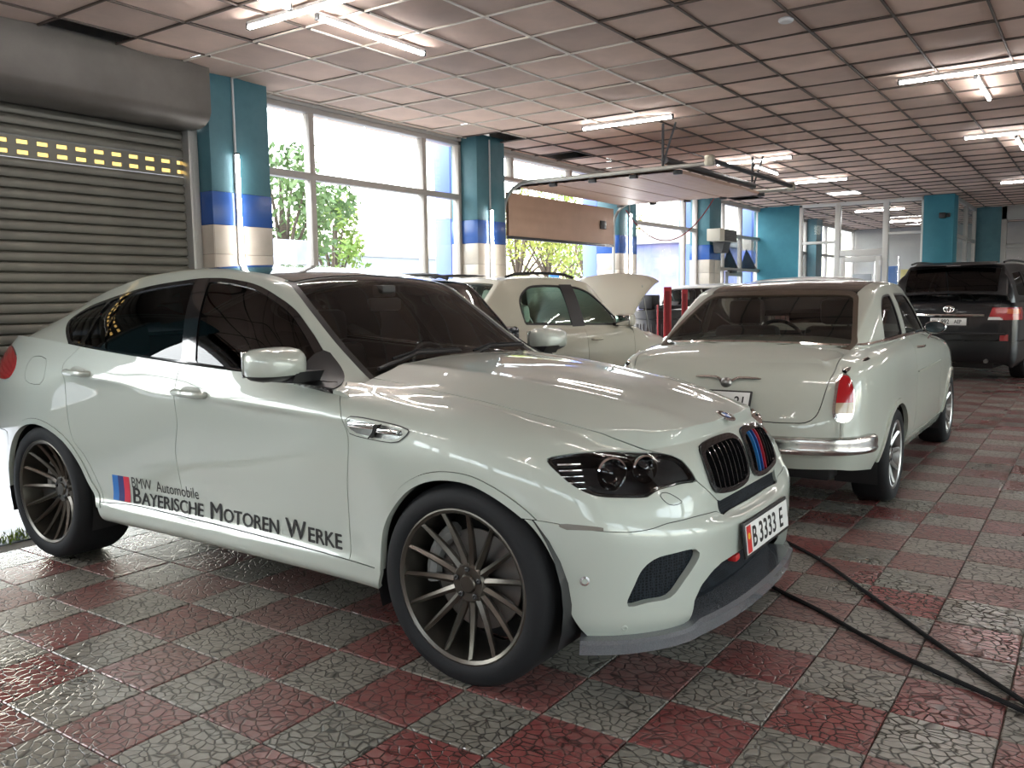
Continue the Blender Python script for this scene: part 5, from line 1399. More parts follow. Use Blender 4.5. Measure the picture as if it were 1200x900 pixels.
# ---------------------------------------------------------------- other cars of the hall
def plain_car(name, label, loc, rz, kw, paint, wins, gaps, R=.36, rim=.25, roof=None, open_bonnet=False, glass=None, tailglass=None, rails=True, spokes=10, ar=.40, mirrors=True, posts=(), cabin=None):
    body, house, G = car_surfaces(**kw)
    p_ = dict(fo=.95, wb=2.72, ro=1.0, W=.92, zb=1.03, zhf=.88, zhc=1.05, xc=-.45, xrf=-1.25, xrr=-3.0, xt=-3.6, zt=1.15, zr=1.66, yr=.60, zrear=None); p_.update(kw)
    wb, W, xc, zb, zhf = p_['wb'], p_['W'], p_['xc'], p_['zb'], p_['zhf']; X1 = -wb-p_['ro']
    car = thing(name, label, 'car', loc, rz); car['w'] = 0; del car['w']
    mn = lambda *a: np.minimum.reduce(a); X = lambda p: p[:, 0]; Z = lambda p: p[:, 2]; Yv = lambda p: p[:, 1]; g = .003
    glass = glass or M_CARGLASS; cabin = cabin or M_CABIN
    def both(n_, S, m=paint, th=.016):
        for q in (S.mirror(), S): panel(n_, q, m, car, th)
    def whole(n_, S, m=paint, th=.016): return panel(n_, S.join(S.mirror()), m, car, th)
    def arch(x): return np.array([(x+ar*math.cos(a), R-.01+ar*math.sin(a)) for a in np.linspace(-.5, math.pi+.5, 26)])
    A1, A2 = arch(0), arch(-wb)
    f_ar = lambda p: np.maximum(sd_poly(A1, side(p)), sd_poly(A2, side(p)))
    f_hood = lambda p: mn(W-.21-Yv(p), X(p)-xc+.10, Z(p)-(zhf-.10))
    f_fb = lambda p: mn(X(p)-.30, .62-Z(p)); f_rb = lambda p: mn(-wb-.32-X(p), .64-Z(p))
    f_tg = lambda p: mn(X1+.45-X(p), .66*W+.06-Yv(p), Z(p)-.64)
    x1, x2, x3 = gaps
    hd = body.clip(lambda p: f_hood(p)-g)
    if not open_bonnet: whole('bonnet', hd)
    both('front_fender', body.clip(lambda p: al(X(p)-x1-g, -f_hood(p)-g, -f_fb(p)-g, -f_ar(p))))
    both('front_door', body.clip(lambda p: al(Yv(p)-.55, x1-X(p)-g, X(p)-x2-g, Z(p)-.38)))
    both('rear_door', body.clip(lambda p: al(x2-X(p)-g, X(p)-x3-g, Z(p)-.38, -f_ar(p))))
    both('sill', body.clip(lambda p: al(.376-Z(p), x1-X(p), X(p)-x3, -f_ar(p))))
    both('rear_quarter_panel', body.clip(lambda p: al(x3-X(p)-g, -f_ar(p), -f_rb(p)-g, -f_tg(p)-g)))
    whole('front_bumper', body.clip(lambda p: al(f_fb(p)-g, -f_ar(p)))); whole('rear_bumper', body.offset(.01).clip(lambda p: al(f_rb(p)-g, -f_ar(p))))
    whole('tailgate', body.clip(lambda p: f_tg(p)-g))
    polys = [smooth_outline(w, 4) for w in wins]
    fw = [(lambda p, P=P: np.where(Yv(p) > .4, sd_poly(P, side(p)), -1)) for P in polys]
    f_all = lambda p: np.maximum.reduce([q(p) for q in fw])
    yr = p_['yr']; xrf, xrr, xt = p_['xrf'], p_['xrr'], p_['xt']
    f_ws = lambda p: mn(pchip([xrf, xc], [yr-.03, yr+.055], X(p))-Yv(p), X(p)-xrf-.02)
    tg = tailglass or (xrr-.10, xt+.08, yr-.08)
    f_rw = lambda p: mn(tg[2]-Yv(p), tg[0]-X(p), X(p)-tg[1])
    both('roof_side_frame', house.clip(lambda p: al(-f_all(p), -f_ws(p)-.008, -f_rw(p)-.008, Z(p)-(zb-.06), Yv(p)-yr+.08)))
    whole('roof', house.clip(lambda p: al(-f_ws(p)-.008, -f_rw(p)-.008, yr-.08-Yv(p), Z(p)-(zb-.06), p_['xc']-.05-X(p))), roof or paint)
    whole('windscreen', house.offset(-.004).clip(lambda p: al(f_ws(p), xc-.02-X(p))), M_CARGLASS, .003); whole('rear_window', house.offset(-.004).clip(f_rw), glass, .003)
    for k, q in enumerate(fw):
        both('side_window', house.offset(-.008).clip(lambda p: q(p)-.018), glass, .003); both('window_trim', house.offset(.001).clip(lambda p: al(q(p), .020-q(p))), M_BLACK, .012)
    for (a_, b_, c_, d_) in posts: both('pillar_trim', house.offset(.003).clip(lambda p: al(X(p)-a_, b_-X(p), Z(p)-c_, d_-Z(p), Yv(p)-.5)), M_BLACK, .01)
    whole('cabin_lining', body.offset(-.05).clip(lambda p: al(xc-.05-X(p), X(p)-X1-.15, Z(p)-.34, -f_ar(p)-.03)), cabin, .002)
    whole('headliner', house.offset(-.025).clip(lambda p: al(-f_all(p)-.01, -f_ws(p)-.02, -f_rw(p)-.02, Z(p)-zb, xc-.2-X(p))), MATS['headliner_grey'], .002)
    MB().box((X1+.2, -W+.1, .28), (xc, W-.1, .35)).build('cabin_floor', M_CABIN, car, smooth=False)
    MB().box((xc-.55, -W+.14, .6), (xc-.05, W-.14, zb-.02), .06).build('dashboard', cabin, car)
    for y in (-.36, .36): seat(car, xc-1.20, y, 'front_seat', cabin if cabin is not M_CABIN else None, lean=.25, h=.56, zb=.56)
    for y in (-.36, .36): seat(car, xc-2.0, y, 'rear_seat', lean=.3, h=.52, zb=.58)
    steering(car, (xc-.72, .36, zb-.06), math.radians(-25))
    MB().box((X1+.2, -.62, .20), (.5, .62, .34), .02).build('underbody', M_BLACK, car)
    if rails:
        for s in (-1, 1):
            zr = p_['zr']; xs = np.linspace(xrf-.18, xrr+.05, 9); z = zr-.02+.045*np.sin(np.linspace(0, math.pi, 9))**.35
            MB().tube([(x, s*(yr-.03), q-.012) for x, q in zip(xs, z)], .017, 8).build('roof_rail', M_BLACK, car)
    for s in (-1, 1):
        for (xa, z) in ((x2+.08, zb-.13), (x3+.10, zb-.12)):
            MB().tube(catmull([(xa, s*(W-.02), z), (xa+.02, s*(W+.02), z), (xa+.16, s*(W+.02), z), (xa+.19, s*(W-.02), z)], 3), .013, 6).build('door_handle', paint, car)
        if mirrors:
            mo = thing_part('wing_mirror', car); mo.location = (xc-.38, s*(W+.07), zb+.07)
            MB().box((-.06, -.11, -.07), (.07, .11, .075), .04).build('mirror_cap', paint, mo); MB().box((-.068, -.095, -.055), (-.058, .095, .06), .01).build('mirror_glass', M_CHROME, mo)
            MB().box((-.04, -s*.17, -.07), (.05, -s*.08, -.03), .012).build('mirror_arm', M_BLACK, mo)
        for x in (0, -wb):
            arc = [(x+(ar+.04)*math.cos(a), R+(ar+.01)*math.sin(a)) for a in np.linspace(-.35, math.pi+.35, 18)]; n = len(arc)
            MB().add([(p[0], s*(W-.30), p[1]) for p in arc]+[(p[0], s*(W-.03), p[1]) for p in arc], [(k, k+1, n+k+1, n+k) for k in range(n-1)]).add([(p[0], s*(W-.30), p[1]) for p in arc], [tuple(range(n))]).build('wheel_liner', M_BLACK, car)
            wheel(car, (x, s*(W-.025), R), s, R, rim, .22, spokes, .03, M_SILVER, False, (.05, .035))
        # head lamp
        MB().box((p_['fo']-.42, s*(W*.62), zhf-.17), (p_['fo']-.13, s*(W*.90), zhf-.05), .03).build('headlight', M_LENS, car)
    return car, hd, body, house

M_CREAMP = mat('beige_white_paint', (.46, .44, .36), .42, metal=.1, coat=.9)
LEXW = [[(-.66, 1.085), (-.82, 1.27), (-1.12, 1.46), (-1.32, 1.525), (-1.50, 1.535, 1), (-1.46, 1.095, 1)],
        [(-1.62, 1.095, 1), (-1.64, 1.545, 1), (-2.0, 1.55), (-2.25, 1.52), (-2.46, 1.38), (-2.48, 1.13, 1)]]
wc, hd, wbody, whouse = plain_car('open_bonnet_car', 'beige white SUV with its bonnet raised and black roof rails', (-5.536, 9.956, 0), math.radians(85),
    dict(fo=.90, wb=2.45, ro=.70, W=.91, zb=1.06, zhf=.90, zhc=1.03, xc=-.42, xrf=-1.12, xrr=-2.55, xt=-3.0, zt=1.2, zr=1.665, yr=.60), M_CREAMP, LEXW, (-.47, -1.455, -2.3), open_bonnet=True, cabin=mat('cabin_pale', (.40, .42, .37), .7), posts=((-1.66, -1.42, 1.085, 1.555),), glass=glass_mat('green_glass', (.80, .98, .90)))
# raised bonnet: the same lid swung up about the screen end
S = hd.join(hd.mirror()); hx, hzv = -.40, 1.03; an = math.radians(45)
def swing(v, o=True):
    x, z = v[:, 0]-(hx if o else 0), v[:, 2]-(hzv if o else 0)
    return np.stack([x*math.cos(an)-z*math.sin(an)+(hx if o else 0), v[:, 1], x*math.sin(an)+z*math.cos(an)+(hzv if o else 0)], 1)
S2 = Surf(swing(S.v), S.f, swing(S.n, False))
panel('raised_bonnet', S2, M_CREAMP, wc, .02)
under = Surf(S2.v-S2.n*.022, [tuple(reversed(f)) for f in S2.f]); mesh_obj('bonnet_underside', under.v, under.f, M_CREAMP, wc, True, 40)
MB().tube([(.35, -.62, .93), (.20, -.60, 1.55)], .008, 6).build('bonnet_prop', M_STEEL, wc)
MB().box((-.15, -.60, .55), (.62, .60, .84), .05).build('engine', M_BLACK, wc)
# dark car between the two
M_NAVY = mat('navy_paint', (.012, .020, .035), .22, metal=.4, coat=1.)
plain_car('dark_car', 'dark navy SUV parked between the white coupe car and the car with raised bonnet', (-3.92, 5.72, 0), 0,
    dict(fo=.78, wb=2.36, ro=.50, W=.90, zb=1.0, zhf=.80, zhc=.95, xc=-.36, xrf=-.98, xrr=-2.2, xt=-2.6, zt=1.2, zr=1.635, yr=.62), M_NAVY, [[(-.80, 1.03), (-1.12, 1.40), (-1.35, 1.50), (-1.60, 1.50, 1), (-1.60, 1.03, 1)], [(-1.70, 1.03, 1), (-1.70, 1.50, 1), (-2.1, 1.48), (-2.3, 1.30), (-2.25, 1.05)]], (-.55, -1.64, -2.3))
# white cars far back
wk = dict(fo=.85, wb=2.55, ro=.85, W=.88, zb=1.02, zhf=.85, zhc=1.02, xc=-.5, xrf=-1.2, xrr=-2.6, xt=-3.1, zt=1.15, zr=1.645, yr=.62, ns=4, nl=4, nx=50)
ww = [[(-.95, 1.05), (-1.25, 1.40), (-1.45, 1.50), (-1.65, 1.50, 1), (-1.65, 1.05, 1)], [(-1.75, 1.05, 1), (-1.75, 1.50, 1), (-2.3, 1.48), (-2.65, 1.30), (-2.6, 1.08)]]
M_WHITEP = mat('plain_white_paint', (.66, .66, .63), .32, coat=.8)
plain_car('white_hatchback', 'white hatchback whose roof shows above the roof of the vintage sedan', (-3.38, 14.1, 0), math.pi/2, wk, M_WHITEP, ww, (-.7, -1.7, -2.5), rails=False)
plain_car('white_wagon', 'pale wagon by the window wall, mostly hidden behind the vintage sedan', (-5.45, 16.0, 0), math.pi/2, dict(wk, zr=1.60), M_WHITEP, ww, (-.7, -1.7, -2.5), rails=False)

# one more car stands beside the viewer and shows only as a reflection in the coupe's doors
_src = [o for o in COL.objects if o.name.startswith('white_hatchback')][0]
_dup = copy_tree(_src); _dup.location = (-2.9, -.75, 0); _dup.rotation_euler = (0, 0, 0)
tag(_dup, 'white hatchback beside the viewer, seen only mirrored in the doors of the coupe', 'car')
# ---------------------------------------------------------------- the black off-road wagon at the right
M_BLACKP = mat('black_paint', (.005, .0055, .007), .35, coat=.45, spec=.3)
lw = [[(-.95, 1.30), (-1.25, 1.62), (-1.50, 1.74), (-1.75, 1.75, 1), (-1.75, 1.30, 1)], [(-1.85, 1.30, 1), (-1.85, 1.75, 1), (-2.65, 1.74, 1), (-2.65, 1.30, 1)], [(-2.75, 1.30, 1), (-2.75, 1.74, 1), (-3.45, 1.70, 1), (-3.55, 1.32, 1)]]
lc, _, lbody, lhouse = plain_car('black_wagon', 'large black off-road wagon seen from behind with red tail lamps at the right edge', (-1.655, 18.98, 0), math.radians(85),
    dict(fo=.90, wb=2.85, ro=1.13, W=.975, zb=1.26, zhf=1.05, zhc=1.20, xc=-.55, xrf=-1.3, xrr=-3.62, xt=-3.86, zt=1.62, zr=1.885, yr=.70, boxy=1., zrear=1.26, xtb=-3.965), M_BLACKP, lw, (-.7, -1.8, -2.75), R=.39, rim=.24, glass=M_TINT, tailglass=(-3.70, -3.94, .66), ar=.45)
bv = BVHTree.FromPolygons([tuple(p) for p in lbody.join(lbody.mirror()).v], lbody.join(lbody.mirror()).f)
def lx(y, z):
    h = bv.ray_cast(Vector((-8, y, z)), Vector((1, 0, 0))); return h[0].x if h[0] else -3.98
fl3 = lambda p: (p[:, 1]-.545-.45*(1.155-p[:, 2])*0-.30*(p[:, 2]-.965), p[:, 2]-.965, 1.155-p[:, 2], -3.62-p[:, 0])
tail = lbody.offset(.018)
for s in (-1, 1):
    S = lambda q: q if s > 0 else q.mirror()
    tp = thing_part('tail_lamp', lc)
    panel('lamp_red', S(tail.clip(lambda p: al(*fl3(p), np.maximum(p[:, 2]-1.01, p[:, 1]-.75)))), M_REDL, tp, .03)
    panel('lamp_clear', S(tail.clip(lambda p: al(*fl3(p), 1.008-p[:, 2], .748-p[:, 1]))), M_PLATE, tp, .03)
    panel('lamp_amber', S(lbody.offset(.021).clip(lambda p: al(*[p[:, 1]-.80, p[:, 2]-1.06, 1.13-p[:, 2], -3.75-p[:, 0]]))), mat('lamp_orange', (.55, .10, .02), .2, coat=.6), tp, .01)
    panel('bumper_reflector', S(lbody.offset(.022).clip(lambda p: al(*[p[:, 1]-.72, .83-p[:, 1], p[:, 2]-.645, .745-p[:, 2], -3.7-p[:, 0]]))), M_REDL, lc, .01)
ch = MB(); ch.tube([(lx(y, 1.035)-.018, y, 1.035) for y in np.linspace(-.50, .56, 9)], .026, 8); ch.build('chrome_strip', M_CHROME, lc)
em = thing_part('emblem', lc)
for (ry, rz_, y, z) in ((.075, .050, 0, 1.13), (.026, .046, 0, 1.13), (.052, .020, 0, 1.148)):
    MB().tube([(lx(0, 1.13)-.015, y+ry*math.cos(a), z+rz_*math.sin(a)) for a in np.linspace(0, 2*math.pi, 28, endpoint=False)], .007, 6, closed=True).build('emblem_oval', M_CHROME, em)
p3 = build_coupe.plate(lc, (lx(0, .93)-.02, .0, .935), (0, 0, math.pi), .52, .112, [('01', -.235, -.022, .07, .85), ('992', -.105, -.034, .10, .80), ('AEP', .085, -.024, .078, .80)], False)
MB().box((.003, -.145, -.05), (.0036, -.141, .05)).build('plate_divider', M_INK, p3, smooth=False)
MB().box((lx(0, .70)-.03, -.80, .735), (lx(0, .70)+.05, .80, .765), .012).build('bumper_step', M_BLACK, lc)
MB().tube([(-3.95, -.05, 1.335), (-3.965, .25, 1.345)], .010, 6).build('rear_wiper', M_BLACK, lc)
MB().box((-3.80, -.10, 1.805), (-3.77, .10, 1.82), .004).build('brake_lamp', mat('brake_lamp_grey', (.25, .22, .22), .3), lc)
MB().prism([(-3.50, 1.862), (-3.72, 1.815), (-3.76, 1.818), (-3.55, 1.872)], -.58, .58).build('roof_spoiler', M_BLACKP, lc, fix=True)
MB().tube([(-3.7, -.55, .34), (-4.0, -.55, .33)], .032, 10).build('exhaust_pipe', M_STEEL, lc)
MB().tube([(lx(-.1, .5)-.02, .12, .47), (lx(-.1, .5)-.05, .12, .40), (lx(-.1, .5)-.02, .12, .36)], .014, 8).build('tow_eye', M_STEEL, lc)
# ---------------------------------------------------------------- roller shutter
M_SHUT = mat('shutter_steel', (.135, .13, .108), .45, metal=.35, noise=(1.6, .7, (.07, .066, .056)))
M_SHUTD = mat('shutter_hood', (.13, .115, .10), .5, metal=.2, noise=(2.0, .7, (.07, .06, .05)))
rs_ = thing('roller_shutter', 'grey steel roller shutter with two rows of small light slots, raised off the floor', 'shutter', (0, 0, 0))
SY0, SY1, SP, SX = 1.6, 4.83, .079, -6.84
z = .56; prof = [(-.016, -.004), (-.010, .003), (.011, .008), (.017, .03), (.015, .055), (.006, .071), (-.010, .077), (-.020, .088)]
def slat_mesh(y0, y1):
    v = []; f = []
    for y in (y0, y1):
        for (x, h) in prof: v.append((SX+x, y, h))
    n = len(prof)
    for a in range(n-1): f.append((a, n+a, n+a+1, a+1))
    for y in (y0, y1):
        pass
    return v, f
v, f = slat_mesh(SY0, SY1); v2 = [(p[0]-.012, p[1], p[2]) for p in v]
sl0 = mesh_obj('slat', v, f, M_SHUT, rs_, True, 40); k = 0
rows = []
while z < 3.0: rows.append(z); z += SP
slot_rows = sorted(sorted(range(len(rows)), key=lambda i: abs(rows[i]-2.585))[:2]) if 0 else None
def nearest(zv): return min(range(len(rows)), key=lambda i: abs(rows[i]+.04-zv))
ra = nearest(2.66); slots = {ra, ra-1}
used = False
for i, zz in enumerate(rows):
    if i in slots:
        s = MB(); ys = SY0
        c = SY0+.10
        while c < SY1-.05:
            s.box((SX-.002, ys, .022), (SX+.010, c-.043, .054)); ys = c+.043; c += .152
        s.box((SX-.002, ys, .022), (SX+.010, SY1, .054))
        s.box((SX-.002, SY0, 0), (SX+.010, SY1, .022)); s.box((SX-.002, SY0, .054), (SX+.010, SY1, SP))
        o = s.build('slotted_slat', M_SHUT, rs_, smooth=False); o.location = (0, 0, zz)
        pn = mesh_obj('slot_glazing', [(SX-.001, SY0, .016), (SX-.001, SY1, .016), (SX-.001, SY1, .058), (SX-.001, SY0, .058)], [(0, 1, 2, 3)], glass_mat('amber_slot_glass', (.24, .150, .045)), o, False)
    else:
        o = sl0 if not used else copy_obj(sl0, rs_); used = True; o.location = (random.uniform(-.0015, .0015), 0, zz)
MB().box((SX-.012, SY0, .50), (SX+.022, SY1, .565), .006).build('bottom_bar', M_SHUTD, rs_)
hp = [(-6.90, 2.93), (-6.62, 2.93), (-6.54, 2.95), (-6.48, 2.99), (-6.45, 3.05), (-6.45, 3.45), (-6.90, 3.45)]
MB().prism(hp, 1.5, 4.80).build('shutter_hood', M_SHUTD, rs_, angle=40, fix=True)
MB().box((-6.88, 4.76, 0), (-6.74, 4.80, 2.95), .004).box((-6.88, 4.80, 0), (-6.76, 4.87, 2.95), .004).build('guide_rail', M_ALU, rs_)
MB().box((-6.88, 1.55, 0), (-6.74, 1.62, 2.95), .004).build('guide_rail', M_ALU, rs_)

# ---------------------------------------------------------------- sectional overhead door
M_DOORP = mat('door_panel', (.46, .30, .215), .5, noise=(2.5, .6, (.36, .24, .175)), bump=(70, .2, .002))
M_RAIL = mat('galvanised', (.33, .33, .31), .4, metal=.7)
M_IRON = mat('dark_iron', (.045, .045, .048), .45, metal=.5)
sd = thing('sectional_door', 'beige sectional garage door half raised onto overhead rails', 'garage door', (0, 0, 0))
DY0, DY1 = 9.56, 12.56
def ribbed(n, L_, name, loc, rot):
    """one door section, ribs along its width; local z = along the door"""
    v = []; f = []; K = 13
    for y in (DY0, DY1):
        for k in range(K):
            h = L_*k/(K-1); v.append((.006*(1 if k % 3 == 1 else 0), y, h))
    for k in range(K-1): f.append((k, K+k, K+k+1, k+1))
    b = len(v)
    for y in (DY0, DY1):
        for h in (0, L_): v.append((-.04, y, h))
    f += [(b, b+1, b+3, b+2), (0, b, b+2, K), (K-1, 2*K-1, b+3, b+1)]
    o = mesh_obj(name, v, f, M_DOORP, sd, True, 30); o.location = loc; o.rotation_euler = rot
    return o
ribbed(0, .58, 'door_section', (-6.63, 0, 2.235), (0, 0, 0))
zt = 2.83
for k in range(4):
    ribbed(0, .545, 'door_section', (-6.50+k*.575, 0, zt+.035), (0, math.radians(90), 0))
MB().box((-6.67, DY0, 2.20), (-6.615, DY1, 2.24), .006).build('rubber_seal', M_BLACK, sd)
MB().box((-6.62, 12.08, 2.47), (-6.595, 12.26, 2.60), .008).build('door_latch', M_BLACK, sd)
for y in (9.50, 12.62):
    arc = [(-6.66, y, 1.2), (-6.66, y, 2.55)]+[(-6.66+.38*(1-math.cos(a)), y, 2.55+.36*math.sin(a)) for a in np.linspace(.2, math.pi/2, 8)]+[(-3.72, y, 2.91)]
    v = []; 
    MB().tube(arc, .026, 6).build('door_track', M_RAIL, sd)
    MB().tube([(-4.36, y, 2.93), (-4.36, y, 3.42)], .018, 4).build('track_hanger', M_IRON, sd); MB().tube([(-4.36, y, 2.95), (-4.20, y, 3.42)], .014, 4).build('track_hanger', M_IRON, sd)
    MB().box((-3.83, y-.04, 2.88), (-3.73, y+.04, 3.0), .01).build('spring_bracket', mat('zinc_bracket', (.42, .40, .33), .4, metal=.7), sd)
    for k in range(5): MB().box((-6.50+k*.575-.05, y+(.04 if y < 11 else -.10), zt+.0), (-6.50+k*.575+.05, y+(.10 if y < 11 else -.04), zt+.05), .008).build('hinge_roller', M_IRON, sd)
MB().tube([(-3.78, 9.5, 2.95), (-3.78, 12.62, 2.95)], .030, 8).build('end_beam', M_IRON, sd)
MB().tube([(-4.34, 9.5, 3.0), (-4.34, 12.62, 3.0)], .045, 10).build('torsion_spring', M_IRON, sd)
# red cable slung from the rail to the pillar
cb = [(-4.95, 12.62, 2.86)]; pa, pb = np.array([-4.95, 12.62, 2.86]), np.array([-6.5, 12.75, 2.80])
pts = [tuple(pa+(pb-pa)*t+np.array([0, 0, -.62*4*t*(1-t)*.9])) for t in np.linspace(0, 1, 26)]
tag(MB().tube(pts, .009, 6).build('hanging_cable', mat('red_cable', (.22, .02, .03), .5)), 'thin dark red cable hanging in a loop below the door rails', 'cable')
# ---------------------------------------------------------------- air heater on the pillar
hb_ = thing('air_heater', 'beige box air heater with black louvred outlet mounted on the fourth pillar', 'heater', (-6.6, 16.62, 2.44))
MB().box((.06, -.30, .02), (.34, .62, .26), .01).build('casing', mat('heater_beige', (.45, .42, .34), .5), hb_)
lv = MB()
for k in range(5): lv.box((.338, -.04, .04+k*.042), (.352, .60, .068+k*.042), .002)
lv.build('louvres', mat('louvre_dark', (.06, .055, .05), .5), hb_); MB().box((.336, -.06, .025), (.342, .62, .255)).build('outlet', M_BLACK, hb_, smooth=False)
MB().box((0, 0, .05), (.06, .40, .22), .006).build('bracket', M_ALU, hb_); MB().prism([(.05, .02), (.30, .02), (.24, -.20), (.08, -.20)], .05, .40).build('duct', M_BLACK, hb_, fix=True)

# ---------------------------------------------------------------- red posts, bin, things behind the vintage car
M_REDP = mat('red_enamel', (.42, .02, .03), .4, noise=(6, .5, (.28, .015, .02)))
st = thing('red_stand', 'red steel workshop press with two upright posts behind the vintage sedan', 'workshop press', (-5.05, 11.45, 0), math.radians(25))
for (x, h, w) in ((-.11, 1.53, .055), (.13, 1.49, .042)):
    MB().box((x-w, -w, .06), (x+w, w, h), .008).build('post', M_REDP, st)
    MB().box((x-w*.5, -w-.004, .3), (x+w*.5, -w+.002, h-.06)).build('post_channel_shade', mat('red_shadow', (.20, .01, .015), .5), st, smooth=False)  # dark red strip paints the shade of a channel down the post
MB().box((-.32, -.30, 0), (.34, .30, .06), .01).build('base_plate', M_REDP, st); MB().box((-.10, -.03, .70), (.12, .03, .78), .006).build('cross_bar', M_REDP, st)
MB().tube([(-.24, -.02, .06), (-.25, -.02, 1.28)], .012, 8).build('thin_rod', M_REDP, st)
bn_ = thing('waste_bin', 'black ribbed bin heaped with dark car parts beside the red press', 'bin', (-5.62, 12.15, 0))
MB().lathe([(.30, 0), (.36, 1.05), (.39, 1.06), (.40, 1.18), (.37, 1.19), (.33, 1.10), (.32, .1)], n=40).build('tub', M_BLACK, bn_)
rb_ = MB()
for k in range(30):
    a = 2*math.pi*k/30; rb_.tube([(.305*math.cos(a), .305*math.sin(a), .05), (.358*math.cos(a), .358*math.sin(a), .98)], .010, 4)
rb_.build('ribs', mat('bin_rib', (.06, .06, .062), .5), bn_)
for i, (nm, lab, lo, hi, m_) in enumerate((('parts_box', 'black plastic box on top of the ribbed bin', (-.22, -.30, 1.2), (.02, -.02, 1.42), M_BLACK), ('cardboard_piece', 'tan cardboard piece sticking up at the left of the ribbed bin', (-.30, .02, 1.19), (-.27, .24, 1.40), mat('cardboard', (.36, .27, .15), .8)), ('car_mat', 'folded black mat lying on top of the ribbed bin', (.04, -.28, 1.2), (.30, .30, 1.26), M_RUBBER))):
    c = thing(nm, lab, 'box' if i < 2 else 'mat', (-5.62, 12.15, 0)); MB().box(lo, hi, .02).build('shell', m_, c)

# ---------------------------------------------------------------- black hose on the floor
def hose(pts, label, r=.0095):
    P = catmull([(x, y, r+.001) for x, y in pts], 8); return tag(MB().tube(P, r, 8).build('floor_hose', M_RUBBER), label, 'hose', 'black hoses on the floor')
hose([(-2.0, 4.75), (-1.6, 4.35), (-1.273, 4.038), (-.986, 3.83), (-.61, 3.525), (-.156, 3.254), (.25, 2.98), (.6, 2.7)], 'black hose running out from under the front of the white coupe car')
hose([(-1.75, 5.08), (-1.497, 4.873), (-1.188, 4.588), (-.891, 4.223), (-.483, 3.705), (-.162, 3.331), (.12, 3.0), (.4, 2.6)], 'black hose running out from under the bumper of the vintage sedan')

# ---------------------------------------------------------------- outside
M_ASPH = mat('asphalt', (.30, .30, .31), .9, noise=(1.2, .5, (.22, .22, .23)))
gd = MB().box((-90, -60, -.3), (-7.1, 90, -.08)).build('ground_outside', M_ASPH, smooth=False); gd['kind'] = 'structure'
gd = MB().box((XR+.1, -60, -.3), (80, 90, -.08)).build('ground_right', M_ASPH, smooth=False); gd['kind'] = 'structure'
gd = MB().box((-7.1, -60, -.3), (XR+.1, YB-.1, -.08)).build('ground_back', M_ASPH, smooth=False); gd['kind'] = 'structure'
M_LEAF = [mat('leaf_a', (.12, .22, .03), .6, noise=(1.5, .8, (.30, .36, .05))), mat('leaf_b', (.20, .26, .04), .6, noise=(1.5, .8, (.40, .34, .05))), mat('leaf_c', (.07, .14, .035), .6, noise=(1.5, .8, (.15, .22, .06)))]
M_BARK = mat('bark', (.09, .065, .045), .9)
def tree(loc, h, r, m, label, n=1500, seed=0):
    rg = np.random.default_rng(seed); t = thing('tree', label, 'tree', loc, group='trees outside the windows')
    trunk = MB().tube([(0, 0, 0), (.05, .02, h*.3), (-.05, .05, h*.55), (0, 0, h*.8)], [.16, .13, .09, .03], 8)
    cl = []
    for k in range(11):
        a = rg.uniform(0, 6.28); d = r*rg.uniform(.2, .8); c = np.array([d*math.cos(a), d*math.sin(a), h*rg.uniform(.42, .95)]); cl.append((c, r*rg.uniform(.28, .5)))
        trunk.tube([(0, .02, h*.35), tuple(c*[.5, .5, .8]), tuple(c)], [.06, .04, .012], 5)
    trunk.build('trunk', M_BARK, t)
    b = MB()
    for k in range(n):
        c, q = cl[rg.integers(len(cl))]; u = rg.normal(size=3); u /= np.linalg.norm(u); p = c+u*q*rg.uniform(.5, 1.05)
        a1 = rg.normal(size=3); a1 /= np.linalg.norm(a1); a2 = np.cross(a1, u); a2 /= max(np.linalg.norm(a2), 1e-6); s = rg.uniform(.06, .13)
        b.add([p-a1*s, p+a2*s*.5, p+a1*s, p-a2*s*.5], [(0, 1, 2, 3)])
    o = b.build('foliage', m, t, smooth=False); o['kind'] = 'stuff'
    return t
tree((-15.5, 13.3, -.08), 5.4, 1.7, M_LEAF[2], 'dark green tree seen through the left pane of the large window', 1900, 1)
tree((-17.5, 16.8, -.08), 4.4, 1.3, M_LEAF[0], 'light green tree seen low in the wide pane of the large window', 1300, 2)
tree((-18.0, 26.5, -.08), 5.5, 2.3, M_LEAF[1], 'yellow green tree at the left of the open garage doorway', 1900, 3)
tree((-19.5, 31.0, -.08), 6.0, 2.6, M_LEAF[0], 'yellow green tree in the middle of the open garage doorway', 1900, 4)
tree((-22.0, 38.5, -.08), 6.5, 2.8, M_LEAF[1], 'farther tree at the right of the open garage doorway', 1500, 5)
tree((-27.0, 45.5, -.08), 6.5, 2.8, M_LEAF[0], 'farther green tree behind the open garage doorway', 1500, 6)
# canopy posts just outside, blue with a cream band
M_CB = mat('canopy_blue', (.10, .16, .52), .5)
for (y, l) in ((10.0, 'blue and cream canopy post outside the right pane of the large window'), (14.35, 'blue canopy post outside the open garage doorway'), (18.8, 'blue and cream canopy post outside the third window'), (22.9, 'blue canopy post outside the glazed door')):
    c = thing('canopy_post', l, 'post', (-8.0, y, -.08), group='canopy posts outside')
    MB().box((-.15, -.15, 0), (.15, .15, 2.64), .01).build('blue_base', M_CB, c); MB().box((-.148, -.148, 2.64), (.148, .148, 2.96), .01).build('cream_band', M_CREAM, c); MB().box((-.15, -.15, 2.96), (.15, .15, 3.75), .01).build('blue_shaft', M_CB, c)
